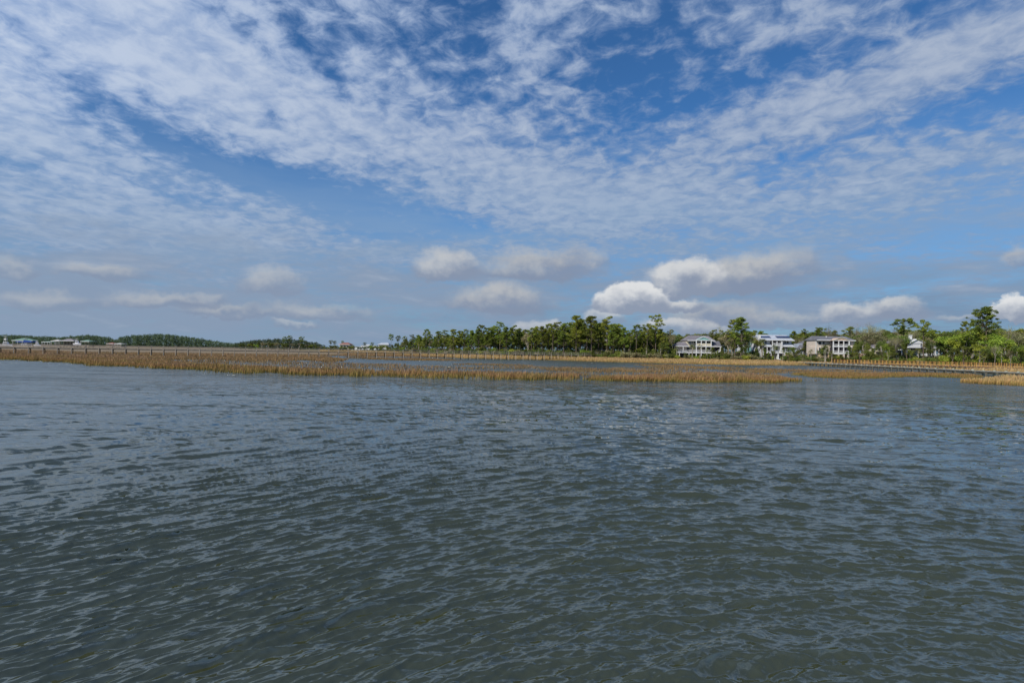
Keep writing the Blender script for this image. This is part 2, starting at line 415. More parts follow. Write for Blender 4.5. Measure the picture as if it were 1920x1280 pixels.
def foliage(name, c0, c1, c2, trans=.25):
    def fn(k, b):
        g = k.node('ShaderNodeNewGeometry'); P = g.outputs['Position']
        oi = k.node('ShaderNodeObjectInfo')
        rnd = g.outputs['Random Per Island']
        big = k.noise(P, .45, 3, .6)
        f = k.m('ADD', k.m('MULTIPLY', rnd, .55), k.m('MULTIPLY', k.ss(big, .3, .7), .45))
        colr = k.ramp(f, [(0.05, c0), (.5, c1), (.95, c2)])
        hs = k.node('ShaderNodeHueSaturation'); k.put(hs.inputs['Color'], colr)
        k.put(hs.inputs['Value'], k.lin(oi.outputs['Random'], 0, 1, .68, 1.36))
        k.put(hs.inputs['Hue'], k.lin(k.m('FRACT', k.m('MULTIPLY', oi.outputs['Random'], 7.3)), 0, 1, .475, .520))
        k.put(b.inputs['Base Color'], hs.outputs[0])
        b.inputs['Roughness'].default_value = .6; b.inputs['Specular IOR Level'].default_value = .25
        tr = k.node('ShaderNodeBsdfTranslucent'); k.put(tr.inputs[0], hs.outputs[0])
        mx = k.node('ShaderNodeMixShader'); mx.inputs[0].default_value = trans
        k.t.links.new(b.outputs[0], mx.inputs[1]); k.t.links.new(tr.outputs[0], mx.inputs[2])
        o_ = [q_ for q_ in k.t.nodes if q_.type == 'OUTPUT_MATERIAL'][0]; k.t.links.new(mx.outputs[0], o_.inputs[0])
    return mat(name, fn)
M_bark = plain('pine_bark', (.13, .10, .075), .9, .4, 2.0)
M_barkp = plain('pale_bark', (.30, .27, .22), .9, .4, 2.0)
M_pine = foliage('pine_needles', (.080, .120, .018), (.175, .225, .030), (.330, .350, .050))
M_oak = foliage('evergreen_leaves', (.055, .085, .020), (.125, .165, .032), (.235, .255, .055))
M_bright = foliage('bright_leaves', (.12, .17, .020), (.23, .29, .035), (.36, .40, .06))
M_brown = foliage('winter_twigs', (.11, .11, .045), (.22, .21, .09), (.35, .33, .18), .1)
M_frond = foliage('palm_fronds', (.08, .11, .03), (.18, .21, .045), (.32, .29, .08))
M_far = foliage('far_leaves', (.055, .090, .048), (.095, .140, .064), (.165, .185, .09))
M_grey = plain('weathered_wood', (.36, .31, .25), .85, .35, 1.5)
M_greyd = plain('shaded_dark_wood', (.13, .12, .09), .85, .4, 1.5)  # walkway piles and beams painted dark for shade; plain dark wood elsewhere
M_litpost = plain('weathered_sunlit_post', (.44, .46, .34), .85, .35, 2.0)  # sunlit side of the near pilings painted in as a paler tone
M_new = plain('new_yellow_lumber', (.52, .30, .075), .7, .35, 2.0)
M_red = plain('stained_deck_wood', (.24, .105, .055), .8, .3, 1.0)
M_white = plain('white_paint', (.74, .74, .73), .5, .12, 1.0)
M_cream = siding('cream_siding', (.68, .62, .47)); M_wsid = siding('white_siding', (.72, .73, .75))
M_teal = siding('teal_siding', (.22, .42, .40)); M_beige = siding('beige_siding', (.66, .57, .48)); M_blueg = siding('grey_blue_siding', (.42, .48, .58))
M_tan = siding('tan_siding', (.55, .42, .26))
M_glass = plain('dark_glass', (.025, .03, .04), .08, .3, .5, 0, .8)
M_dark = plain('dark_screen_and_shade', (.06, .055, .06), .8, .3, .5)  # dark panels: porch screens, glazing, and painted shade of open bays
M_roof = shingle('slate_grey_shingles', (.155, .155, .175)); M_roofp = shingle('purple_grey_shingles', (.20, .185, .205))
M_roofm = plain('pale_metal_roof', (.46, .49, .54), .45, .12, .6, .0); M_roofg = plain('green_metal_roof', (.17, .28, .22), .5, .2, .6)
M_solar = plain('solar_cells', (.018, .03, .085), .15, .3, 1.0, 0, .7)
M_blue = plain('blue_canvas', (.02, .07, .30), .7, .3, 1.0); M_rroof = plain('red_roof', (.27, .11, .08), .8, .3, .8)
M_hull = plain('white_gelcoat', (.80, .80, .82), .3, .08, 1.0)

# ---------------------------------------------------------------- land
def interp(px, pts):
    return float(np.interp(px, [p[0] for p in pts], [p[1] for p in pts]))
SHORE = [(560, 661), (640, 662.5), (720, 664), (800, 668), (870, 671.5), (1000, 674), (1160, 679), (1300, 682.5), (1400, 684.5), (1480, 684.5), (1560, 685.5), (1620, 687), (1700, 691), (1780, 695), (1860, 699), (1920, 702), (2100, 709), (2400, 725)]
TREEL = [(560, 640.), (700, 520.), (760, 420.), (830, 345.), (900, 312.), (1000, 297.), (1160, 272.), (1300, 264.), (1450, 262.), (1600, 250.), (1700, 232.), (1780, 216.), (1860, 200.), (1920, 192.), (2100, 170), (2400, 150)]
def land_mat(k, b):
    P = k.node('ShaderNodeNewGeometry').outputs['Position']; x, y, z = k.sep(P)
    f = k.noise(k.xyz(x, k.m('MULTIPLY', y, .5)), .5, 6, .65)
    low = k.ramp(f, [(.3, (.10, .075, .035)), (.7, (.26, .19, .08))])
    hi = k.ramp(f, [(.3, (.035, .05, .018)), (.7, (.10, .11, .04))])
    k.put(b.inputs['Base Color'], k.mix(k.ss(z, 1.1, 1.7), low, hi)); b.inputs['Roughness'].default_value = .95
M_land = mat('shore_soil', land_mat)
def shore_pt(px):
    return Vector(G(px, interp(px, SHORE)))
def land():
    mb = MB(); pxs = list(range(560, 2401, 20)); prof = [(-.06, -.8), (0, -.05), (.3, .55), (.65, 1.0), (1.0, 1.35), (1.12, 1.6), (1.6, 1.8)]
    rows = []
    for px in pxs:
        s0 = shore_pt(px); Yt = interp(px, TREEL); u = s0.x / s0.y
        row = [(u * (s0.y + (Yt - s0.y) * t), s0.y + (Yt - s0.y) * t, z) for t, z in prof]
        for Y, z in ((900, 2.0), (2500, 2.0)): row.append((u * Y, Y, z))
        rows.append(row)
    m_ = len(rows[0])
    for r_ in rows: mb.v += r_
    for i in range(len(rows) - 1):
        for j in range(m_ - 1): mb.f.append((i * m_ + j, (i + 1) * m_ + j, (i + 1) * m_ + j + 1, i * m_ + j + 1))
    o = mb.build('shore_ground', M_land); tag(o, kind='structure')
land()
# flat marsh and land far off on the left
mb = MB(); xs = [-1500, -900, -500, -250, -100, 0, 150]
front = {-1500: 260, -900: 250, -500: 235, -250: 215, -100: 300, 0: 420, 150: 560}
for x in xs: mb.v += [(x, front[x] + 10, .02), (x, front[x] + 60, .35), (x, 760, .45), (x, 820, 1.0), (x, 2500, 1.5)]
for i in range(len(xs) - 1):
    for j in range(4): mb.f.append((i * 5 + j, (i + 1) * 5 + j, (i + 1) * 5 + j + 1, i * 5 + j + 1))
def flat_mat(k, b):
    P = k.node('ShaderNodeNewGeometry').outputs['Position']; x, y, z = k.sep(P)
    f = k.noise(k.xyz(x, k.m('MULTIPLY', y, .25)), .12, 7, .65)
    k.put(b.inputs['Base Color'], k.ramp(f, [(.3, (.14, .10, .06)), (.55, (.22, .165, .095)), (.75, (.13, .12, .055))])); b.inputs['Roughness'].default_value = .95
tag(mb.build('marsh_flat', mat('marsh_flat', flat_mat)), kind='structure')

# ---------------------------------------------------------------- marsh grass
def grass_mat(name, base, mid, tip, alt):
    def fn(k, b):
        g = k.node('ShaderNodeNewGeometry'); P = g.outputs['Position']; x, y, z = k.sep(P)
        rnd = g.outputs['Random Per Island']
        big = k.noise(k.xyz(x, y), .16, 4, .65)
        c_ = k.mix(k.ss(z, .05, .45), base, k.mix(k.ss(z, .4, .9), mid, tip))
        c_ = k.mix(k.m('MULTIPLY', k.ss(big, .42, .66), .75), c_, k.mix(k.ss(z, .1, 1.1), base, alt))
        hs = k.node('ShaderNodeHueSaturation'); k.put(hs.inputs['Color'], c_); k.put(hs.inputs['Value'], k.lin(rnd, 0, 1, .6, 1.4))
        k.put(hs.inputs['Hue'], k.lin(k.m('FRACT', k.m('MULTIPLY', rnd, 13.7)), 0, 1, .48, .52))
        k.put(b.inputs['Base Color'], hs.outputs[0]); b.inputs['Roughness'].default_value = .8; b.inputs['Specular IOR Level'].default_value = .15
        tr = k.node('ShaderNodeBsdfTranslucent'); k.put(tr.inputs[0], hs.outputs[0])
        mx = k.node('ShaderNodeMixShader'); mx.inputs[0].default_value = .3
        k.t.links.new(b.outputs[0], mx.inputs[1]); k.t.links.new(tr.outputs[0], mx.inputs[2])
        o_ = [q_ for q_ in k.t.nodes if q_.type == 'OUTPUT_MATERIAL'][0]; k.t.links.new(mx.outputs[0], o_.inputs[0])
    return mat(name, fn)
M_g1 = grass_mat('marsh_grass', (.21, .165, .045), (.34, .195, .08), (.35, .22, .135), (.36, .27, .075))
M_g2 = grass_mat('brown_marsh_grass', (.24, .16, .065), (.36, .225, .115), (.36, .24, .15), (.34, .24, .09))
M_g3 = grass_mat('golden_bank_grass', (.30, .21, .07), (.50, .32, .12), (.55, .38, .19), (.44, .33, .10))
def inside(poly, x, y):
    c_ = np.zeros(x.shape, bool); k = len(poly)
    for i in range(k):
        x1, y1 = poly[i]; x2, y2 = poly[(i + 1) % k]
        if y1 == y2: continue
        t = ((y1 > y) != (y2 > y)) & (x < (x2 - x1) * (y - y1) / (y2 - y1) + x1); c_ ^= t
    return c_
def blades(x, y, z0, h, w, seed, lean=.25):
    rng = np.random.RandomState(seed); n_ = len(x)
    th = rng.rand(n_) * math.pi; lx = rng.randn(n_) * lean * h * .5 + .12 * h; ly = rng.randn(n_) * lean * h * .5
    dx_, dy_ = np.cos(th) * w / 2, np.sin(th) * w / 2
    co = np.empty((n_, 4, 3), np.float32)
    co[:, 0] = np.stack([x - dx_, y - dy_, z0], -1); co[:, 1] = np.stack([x + dx_, y + dy_, z0], -1)
    co[:, 2] = np.stack([x + dx_ * .35 + lx, y + dy_ * .35 + ly, z0 + h], -1); co[:, 3] = np.stack([x - dx_ * .35 + lx, y - dy_ * .35 + ly, z0 + h], -1)
    return co.reshape(-1, 3)
def grass(name, polys, m_, dens, hgt, wid, seed, label, cat='marsh grass', nscale=.25, thr=0.0, soft=.15, zfn=None, px=True, stretch=1.0, edge=1.0):
    out = []
    for pi, poly in enumerate(polys):
        wp = [G(*p) for p in poly] if px else poly
        ax = np.array(wp); x0, y0 = ax.min(0); x1, y1 = ax.max(0)
        n_ = int((x1 - x0) * (y1 - y0) * dens * 1.0)
        rng = np.random.RandomState(seed + pi); x = x0 + rng.rand(n_) * (x1 - x0); y = y0 + rng.rand(n_) * (y1 - y0)
        # ragged outline
        jx = (vnoise(x, y, .35, 3) - .5) * 7.0 * edge; jy = (vnoise(x, y, .35, 4) - .5) * 9.0 * edge
        k = inside(wp, x + jx, y + jy)
        x, y = x[k], y[k]
        if thr > 0:
            v_ = vnoise(x, y * stretch, nscale, seed + 50); k = rng.rand(len(x)) < np.clip((v_ - thr) / soft, 0, 1); x, y = x[k], y[k]
        z0 = np.full(len(x), -.15) if zfn is None else zfn(x, y)
        hv = hgt * (.25 + 1.2 * vnoise(x, y, .3, 7)) * (.7 + .5 * rng.rand(len(x)))
        tp = np.zeros(len(x))
        for ox_, oy_ in ((2.5, 0), (-2.5, 0), (0, 2), (0, -2), (5, 0), (-5, 0)):
            tp += inside(wp, x + ox_ + (vnoise(x, y, .35, 3) - .5) * 7.0 * edge, y + oy_ + (vnoise(x, y, .35, 4) - .5) * 9.0 * edge)
        hv = hv * (.35 + .65 * tp / 6)
        out.append(blades(x, y, z0, hv + .15, wid * (.6 + .8 * rng.rand(len(x))) , seed + pi))
    co = np.concatenate(out); f = np.arange(len(co)).reshape(-1, 4)
    me = np_mesh(name, co, f); me.materials.append(m_)
    o = bpy.data.objects.new(name, me); C.objects.link(o); tag(o, label, cat, kind='stuff'); return len(f)
TOT = 0
FA = [(-120, 671), (0, 674), (60, 675.5), (110, 679.5), (170, 684), (250, 688.5), (300, 690.5), (350, 693), (400, 696), (460, 700), (540, 702.5), (620, 704), (720, 706), (800, 709), (860, 710.5), (960, 712), (1040, 713.5), (1085, 713.5)]
TOT += grass('marsh_grass', [FA + [(1085, 707), (960, 702.5), (860, 701), (720, 697.5), (600, 694.5), (480, 690), (400, 686), (330, 679), (230, 676), (140, 672), (60, 668), (0, 664), (-120, 662)]],
      M_g1, 15, 0.80, .10, 11, 'brown and olive marsh grass along the near water edge, left of centre', thr=.28, soft=.30, nscale=.16)
TOT += grass('marsh_grass', [[(-160, 666), (60, 669), (160, 673), (260, 677), (330, 681), (300, 672), (200, 663), (100, 659), (-160, 656)]],
      M_g2, 6, .80, .16, 21, 'dense dull brown marsh grass in front of the left end of the pier', nscale=.1, thr=.12)
TOT += grass('marsh_grass', [[(1092, 712), (1140, 714.5), (1250, 716), (1380, 717), (1460, 717), (1492, 714), (1440, 707), (1330, 705), (1230, 706), (1150, 709)]],
      M_g1, 26, .85, .10, 31, 'golden brown grass island nearest the middle of the water', edge=.45)
TOT += grass('marsh_grass', [[(1490, 703), (1520, 707), (1570, 709), (1640, 709.5), (1700, 706), (1740, 706.5), (1800, 709), (1836, 709.5), (1836, 705), (1760, 701), (1700, 700), (1620, 700.5), (1540, 699), (1490, 699.5)]],
      M_g1, 14, .58, .10, 41, 'low golden grass island in front of the low walkway', edge=.5, thr=.1)
TOT += grass('marsh_grass', [[(1800, 716.5), (1850, 720.5), (1920, 723), (2100, 728), (2100, 717), (1920, 714.5), (1880, 714), (1840, 714.5)]],
      M_g3, 26, 1.15, .10, 51, 'tall wind-bent golden grass at the right edge of the photo', edge=.35)
TOT += grass('marsh_grass', [[(230, 662), (420, 664.5), (600, 668), (650, 674), (630, 679), (520, 678), (400, 675), (240, 674)], [(640, 663.5), (780, 664.5), (920, 666.5), (920, 671), (780, 669.5), (640, 667)]],
      M_g2, 6, .62, .17, 61, 'red brown marsh grass band just in front of the long pier', thr=.25, nscale=.12)
TOT += grass('sparse_marsh_grass', [[(330, 674), (640, 681), (900, 687), (1100, 688), (1100, 709), (900, 704), (720, 700), (560, 696), (400, 690), (330, 684)]],
      M_g2, 4.2, .50, .10, 71, 'thin brown stems standing in the open water behind the near grass edge', thr=.42, soft=.35, nscale=.09, stretch=2.0)
TOT += grass('marsh_grass', [[(650, 668.5), (720, 670), (850, 673), (870, 677), (760, 676), (650, 673)], [(850, 682), (1000, 684), (1010, 687), (860, 686)], [(1020, 688), (1230, 690), (1300, 693), (1280, 700), (1150, 699), (1020, 695)],
      [(1190, 684), (1260, 684), (1400, 690), (1380, 695), (1240, 691)], [(1280, 694), (1400, 697), (1500, 696), (1500, 700), (1330, 702)], [(1390, 690), (1560, 693), (1680, 697), (1640, 700), (1500, 698), (1400, 696)]],
      M_g2, 6.5, .42, .12, 81, 'scattered tan grass flats standing in the water before the houses', thr=.40, soft=.18, nscale=.10, stretch=2.5)
TOT += grass('sparse_marsh_grass', [FA + [(x_, y_ + 2.6 + 2.0 * math.sin(x_ * .05)) for x_, y_ in FA[::-1]], [(1085, 713), (1500, 716), (1510, 718.5), (1300, 720), (1090, 716.5)]],
      M_g1, 1.6, .38, .09, 75, 'stray stems standing in the water just off the ragged grass edge', thr=.45, soft=.3, nscale=.35, edge=.3)
TOT += grass('sparse_marsh_grass', [[(1500, 712), (1560, 712.5), (1560, 716), (1500, 715.5)], [(1780, 713), (1830, 713), (1830, 716), (1780, 715)], [(1010, 694), (1400, 700), (1400, 708), (1010, 706)]],
      M_g2, 2.2, .5, .09, 91, 'few loose stems poking from the water off the grass island tips', thr=.35, soft=.3, nscale=.3)
# golden bank between the water and the trees
def land_z(x, y):
    u = x / y; px = 960 + u * F
    Ys = np.interp(px, [p for p in range(560, 2401, 20)], [shore_pt(p).y for p in range(560, 2401, 20)])
    Yt = np.interp(px, [p[0] for p in TREEL], [p[1] for p in TREEL])
    return np.interp((y - Ys) / (Yt - Ys), [-.06, 0, .3, .65, 1.0, 1.12, 1.6], [-.8, -.05, .55, 1.0, 1.35, 1.6, 1.8]) - .05
bank = [G(px, interp(px, SHORE) + .5) for px in range(600, 2101, 20)]
backl = [(shore_pt(px).x / shore_pt(px).y * interp(px, TREEL) * 1.01, interp(px, TREEL) * 1.01) for px in range(2100, 599, -20)]
TOT += grass('bank_grass', [bank + backl], M_g3, 4.2, .75, .16, 101, 'golden grass bank between the creek water and the wooded shore', px=False, zfn=land_z, edge=.6)
# far brown marsh on the left
TOT += grass('far_marsh_grass', [[(-420, 240), (-150, 215), (-60, 300), (60, 420), (40, 800), (-900, 800)]], M_g2, .55, .30, .75, 111, 'flat brown marsh stretching behind the long pier to the far wood', px=False, edge=1.0)
print('grass blades', TOT)

# ---------------------------------------------------------------- boardwalks
def boardwalk(name, A, B, zd, wid, span, label, cat, rail=None, post_every=None, m_deck=M_grey, m_pile=M_greyd, m_rail=M_grey, m_post=M_grey, zb=-.6, light=None, tall=0.0, pr=.13):
    A = Vector((A[0], A[1], 0)); B = Vector((B[0], B[1], 0)); L = (B - A).length; ang = math.atan2(B.y - A.y, B.x - A.x)
    root = empty(name, (A.x, A.y, 0), ang); tag(root, label, cat)
    d_ = MB(); nb = int(L / .8)
    for i in range(nb):          # deck laid in sections with slight unevenness
        a_, b_ = i * L / nb, (i + 1) * L / nb - .015
        dz_ = .012 * math.sin(i * 1.7)
        d_.box(a_, b_, -wid / 2, wid / 2, zd - .16 + dz_, zd + dz_)
    d_.build('deck', m_deck, root)
    s_ = MB()
    for yy in (-wid / 2 + .1, wid / 2 - .1): s_.box(0, L, yy - .04, yy + .04, zd - .38, zd - .17)
    s_.build('stringer', m_pile, root)
    k = int(L / span)
    for i in range(k + 1):
        x = i * L / k; p_ = MB(); ztop = zd + tall * (1 if i % 2 == 0 else .75)
        p_.box(x - .06, x + .06, -wid / 2 - .15, wid / 2 + .15, zd - .58, zd - .35)
        if i == 0: base_mesh = None
        p_.tube([(x, wid / 2 + .05, zb), (x, wid / 2 + .05, zd - .3)], .13, 6)
        p_.build('pile_bent', m_pile, root)
        p_.v = p_.v
        q_ = MB().tube([(x, -wid / 2 - .08, zb), (x, -wid / 2 - .08, ztop)], pr, 8).build('piling', light or m_pile, root)
    if rail:
        r_ = MB()
        for yy in (-wid / 2 + .04, wid / 2 - .04):
            r_.box(0, L, yy - .07, yy + .07, zd + rail - .045, zd + rail)
            r_.box(0, L, yy - .02, yy + .02, zd + rail * .5 - .05, zd + rail * .5 + .05)
            r_.box(0, L, yy - .02, yy + .02, zd + rail - .17, zd + rail - .06)
        r_.build('handrail', m_rail, root)
        n_ = int(L / post_every)
        if n_ <= 100:
            for i in range(n_ + 1):
                x = i * L / n_; c_ = MB()
                for yy in (-wid / 2 + .03, wid / 2 - .03): c_.box(x - .065, x + .065, yy - .065, yy + .065, zd - .2, zd + rail + .12)
                c_.box(x - .03, x + .03, -wid / 2, wid / 2, zd - .3, zd - .17)
                c_.build('rail_post', m_post, root)
        else:
            c_ = MB()
            for i in range(n_ + 1):
                x = i * L / n_
                for yy in (-wid / 2 + .03, wid / 2 - .03): c_.box(x - .05, x + .05, yy - .05, yy + .05, zd - .2, zd + rail)
            tag(c_.build('rail_post', m_post, root), kind='stuff')
    return root
boardwalk('long_pier', (-215, 154), (78, 296), 2.62, 1.8, 3.66, 'long weathered wooden pier with handrails crossing the marsh behind the grass', 'pier', rail=1.05, post_every=3.66, light=M_grey, m_pile=M_greyd, tall=.0)
boardwalk('low_walkway', (109.5, 92), (126, 252), 1.2, 1.7, 3.6, 'low grey walkway without rails on pale posts, nearest the camera on the right', 'walkway', light=M_litpost, m_deck=plain('dark_grey_deck', (.36, .35, .30), .85, .35, 1.5), tall=.2, pr=.28)
boardwalk('railed_walkway', (184, 115), (127, 225), 1.55, 2.0, 1.85, 'walkway with red-brown deck and bright yellow rail posts before the right-hand houses', 'walkway', rail=1.2, post_every=1.3, m_deck=M_red, m_rail=M_red, m_post=M_new, zb=-.3, light=M_litpost)
# small white sign on the pier
x_, y_ = -215 + 293 * .985, 154 + 142 * .985
sg = empty('pier_sign', (x_, y_, 2.62)); tag(sg, 'small white notice board on a post at the shore end of the pier', 'sign')
MB().box(-.45, .45, -.03, .03, .5, 1.5).build('board', M_white, sg); MB().box(-.05, .05, .035, .12, 0, 1.4).build('post', M_grey, sg)
# ---------------------------------------------------------------- houses
class Facade:
    """parts of a building given by photo pixels at depth Y; the facade faces the water"""
    def __init__(s, name, Y, label, cat='house', base=None):
        s.Y = Y; s.name = name
        s.cx = base; x = XY(base, Y); s.x0 = x
        s.root = empty(name, (x, Y, 1.5)); tag(s.root, label, cat)
    def p(s, px, py, dy=0.0):
        return (XY(px, s.Y, py) - s.x0, Z(px, py, s.Y) - 1.5)
    def boxes(s, name, lst, m_, label=None, parent=None):
        """each entry px0, py0, px1, py1, y_front, y_back; one part per entry"""
        for (a, b, c, d_, y0, y1) in lst:
            xa, za = s.p((a + c) / 2, b); _, zb = s.p((a + c) / 2, d_)
            x0_, _ = s.p(a, (b + d_) / 2); x1_, _ = s.p(c, (b + d_) / 2)
            o = MB().box(x0_, x1_, y0, y1, za, zb).build(name, m_, parent or s.root)
            if label: o['label'] = label
    def poly(s, name, pts, y0, y1, m_):
        return MB().prism([s.p(*q_) for q_ in pts], y0, y1).build(name, m_, s.root)
    def window(s, lst, fr=M_white, gl=M_glass, y=-.04):
        for (a, b, c, d_) in lst:
            xa, za = s.p(a, b); xb, zb = s.p(c, d_); z1, z0 = max(za, zb), min(za, zb)
            f = MB(); t = .10
            f.box(xa - t, xb + t, y - .07, y - .01, z0 - t, z1 + t)
            fo = f.build('window', fr, s.root)
            MB().box(xa, xb, y - .10, y - .075, z0, z1).build('pane', gl, fo)
    def roof(s, name, ridge, eave, y_ridge, y_eave, m_, y_back=None, thick=.18):
        """ridge (px0,px1,py), eave (px0,px1,py): a pitched roof whose front slope falls towards the water"""
        r0x, rz_ = s.p(ridge[0], ridge[2]); r1x, rz2 = s.p(ridge[1], ridge[2]); e0x, ez = s.p(eave[0], eave[2]); e1x, ez2 = s.p(eave[1], eave[2])
        rz_ = (rz_ + rz2) / 2; ez = (ez + ez2) / 2
        yb = y_back if y_back is not None else 2 * y_ridge - y_eave
        vs = [(e0x, y_eave, ez), (e1x, y_eave, ez), (r1x, y_ridge, rz_), (r0x, y_ridge, rz_), (e0x, yb, ez), (e1x, yb, ez)]
        vs += [(x, y, z - thick) for x, y, z in vs]
        fs = [(0, 1, 2, 3), (3, 2, 5, 4), (0, 3, 4), (1, 5, 2), (6, 9, 8, 7), (9, 10, 11, 8), (6, 10, 9), (7, 8, 11), (0, 6, 7, 1), (4, 5, 11, 10), (0, 4, 10, 6), (1, 7, 11, 5)]
        o = MB().add(vs, fs).build(name, m_, s.root)
        f = MB().box(e0x - .05, e1x + .05, y_eave - .06, y_eave - .005, ez - .32, ez + .03).build('fascia', M_white, s.root)
        return o
    def rail(s, px0, px1, ytop, ybot, y=-.1, m__=None):
        x0_, zt = s.p((px0 + px1) / 2, ytop); _, zb = s.p((px0 + px1) / 2, ybot); xa, _ = s.p(px0, ytop); xb, _ = s.p(px1, ytop)
        m_ = MB(); m_.box(xa, xb, y - .06, y, zt - .10, zt); m_.box(xa, xb, y - .05, y - .01, zb, zb + .10)
        n_ = max(2, int((xb - xa) / .22))
        for i in range(n_ + 1):
            x = xa + (xb - xa) * i / n_; m_.box(x - .03, x + .03, y - .045, y - .015, zb, zt)
        m_.build('railing', m__ or M_white, s.root)
    def stairs(s, px0, py0, px1, py1, y=-1.5, w=1.3, m_=M_white):
        a = s.p(px0, py0); b = s.p(px1, py1); k = 9; q_ = MB()
        for i in range(k):
            xa, xb = a[0] + (b[0] - a[0]) * i / k, a[0] + (b[0] - a[0]) * (i + 1) / k; z = a[1] + (b[1] - a[1]) * (i + .5) / k
            q_.box(min(xa, xb), max(xa, xb), y - w, y, z - .35, z)
        q_.beam((a[0], y - w - .03, a[1] + .9), (b[0], y - w - .03, b[1] + .9), .08)
        for i in range(5):
            t = i / 4; x = a[0] + (b[0] - a[0]) * t; z = a[1] + (b[1] - a[1]) * t
            q_.box(x - .04, x + .04, y - w - .07, y - w, z, z + .9)
        q_.build('stairs', m_, s.root)

# teal gabled house
h = Facade('gabled_house', 276, 'raised house with teal gable, cream two-storey porch and purple-grey roof', base=1318)
h.boxes('wall', [(1290, 637.4, 1334, 667, 2.2, 10)], M_cream)
h.boxes('side_wall', [(1334.4, 638.5, 1341, 667, 3.2, 10)], M_teal)
h.roof('roof', (1298, 1336, 628.4), (1289, 1341, 638), 6, -.2, M_roofp)
h.poly('gable', [(1303.5, 637.6), (1333.5, 637.6), (1318.2, 630.9)], -1.0, 2.0, M_teal)
h.poly('gable_trim', [(1302, 637.9), (1318.2, 630.2), (1335, 637.9), (1333, 637.9), (1318.2, 631.5), (1304.2, 637.9)], -1.25, -1.02, M_white)
h.boxes('beam', [(1303, 637.6, 1334, 638.7, -1.3, -.9), (1303, 648.3, 1334, 650, -1.3, -.9)], M_white)
h.boxes('porch_opening', [(1304, 638.8, 1333, 643.8, 1.9, 2.12), (1290.5, 650.2, 1333, 660, 1.9, 2.12)], M_dark)
h.boxes('parapet', [(1304, 643.8, 1333, 648.2, -1.1, -.95)], M_cream)
h.boxes('column', [(x, 637.8, x + 1.3, 667, -1.25, -.9) for x in (1303.6, 1312.8, 1321.6, 1331.2)], M_white)
h.window([(1294.5, 639.5, 1296, 644), (1297.2, 639.5, 1298.6, 644), (1300, 639.5, 1301.4, 644)], y=2.15)
h.window([(x, 639.2, x + 2.6, 643.2) for x in (1306, 1309.2, 1315, 1318, 1324, 1327.4)], y=1.8)
h.rail(1290, 1332, 656, 660.2, -1.1)
h.boxes('deck', [(1262, 660.4, 1341, 661.9, -1.4, 6)], M_white)
h.boxes('post', [(x, 662, x + 1.1, 668.5, -1.2, -.9) for x in (1262.4, 1272, 1290, 1303.6, 1312.8, 1321.6, 1331.2, 1339)], M_white)
h.boxes('ground_panel', [(1264, 662, 1334, 669, .8, 1.0)], M_dark)
h.roof('left_roof', (1277, 1291, 640.6), (1266.4, 1291, 648.5), 4, -.6, M_roofp)
h.boxes('porch_wall', [(1267.5, 649, 1290, 660.2, 2.4, 6)], M_beige)
h.boxes('column', [(1268, 649, 1269.1, 660.3, -.5, -.2), (1280, 649, 1281.1, 660.3, -.5, -.2)], M_white)
h.rail(1264, 1290, 656.5, 660.2, -1.1)
h.roof('right_roof', (1337, 1355.5, 639.2), (1334.5, 1352.5, 649.2), 5, -.6, M_roof)
h.boxes('porch_wall', [(1336, 649.6, 1351.5, 661, 2.4, 6)], M_dark)
h.boxes('column', [(1349.5, 649.6, 1351, 666, -.5, -.2)], M_white)
h.stairs(1350, 655.5, 1337, 664, -.8)
# white solar panelled house
h = Facade('solar_roof_house', 271, 'white three-storey house with dark solar panels on its pale metal roof', base=1456)
h.boxes('wall', [(1425, 637, 1487, 661.5, 1.6, 10)], M_wsid)
h.roof('roof', (1424.5, 1486, 627), (1425.5, 1488, 637.3), 6.0, -1.0, M_roofm)
vs = []
def on_roof(h, px, py, up=.1):
    t = (py - 627) / (637.3 - 627); x, z = h.p(px, py); return (x, 6.0 + (-1.0 - 6.0) * t, z + up)
for (a, b, n_) in ((1428.5, 1449, 5), (1460, 1485.5, 7)):
    for i in range(n_):
        w_ = (b - a) / n_; q_ = [on_roof(h, a + w_ * i + .12, 630.2), on_roof(h, a + w_ * (i + 1) - .12, 630.2), on_roof(h, a + w_ * (i + 1) - .12, 633.6), on_roof(h, a + w_ * i + .12, 633.6)]
        q2 = [(x, y, z + .08) for x, y, z in q_]
        MB().add(q_ + q2, [(0, 1, 2, 3), (7, 6, 5, 4), (0, 4, 5, 1), (1, 5, 6, 2), (2, 6, 7, 3), (3, 7, 4, 0)]).build('solar_panel', M_solar, h.root)
h.roof('porch_roof', (1452, 1466, 632), (1447, 1470, 637.1), 3.0, -1.25, M_roofm, thick=.12)
h.boxes('chimney', [(1424.6, 627.5, 1428, 636.5, 1.0, 2.2)], M_white)
h.boxes('balcony_opening', [(1447.5, 638, 1463.3, 647.2, 1.2, 1.5)], M_dark)
h.boxes('column', [(1463.4, 637.6, 1465.5, 661, -.9, 1.5), (1454.7, 638, 1456.2, 647.5, -.9, -.6), (1446.2, 638, 1447.4, 661, -.9, -.6), (1428.4, 649, 1429.4, 661, -.9, -.6), (1436.6, 649, 1437.6, 661, -.9, -.6), (1461.8, 649, 1463, 661, -.9, -.6), (1483, 649, 1484.4, 672, -.9, -.6)], M_white)
h.boxes('beam', [(1446.4, 643.2, 1463.3, 644, -.9, -.7), (1446.4, 647.2, 1467, 648.3, -.95, 1.5)], M_white)
h.window([(1436.8, 638.3, 1440, 643), (1473, 638.3, 1476.2, 643.3), (1478, 638.3, 1481.4, 643.3)], y=1.5)
h.roof('skirt_roof', (1434, 1446, 643.9), (1427, 1446, 648.8), 1.5, -1.0, M_roofm, thick=.12)
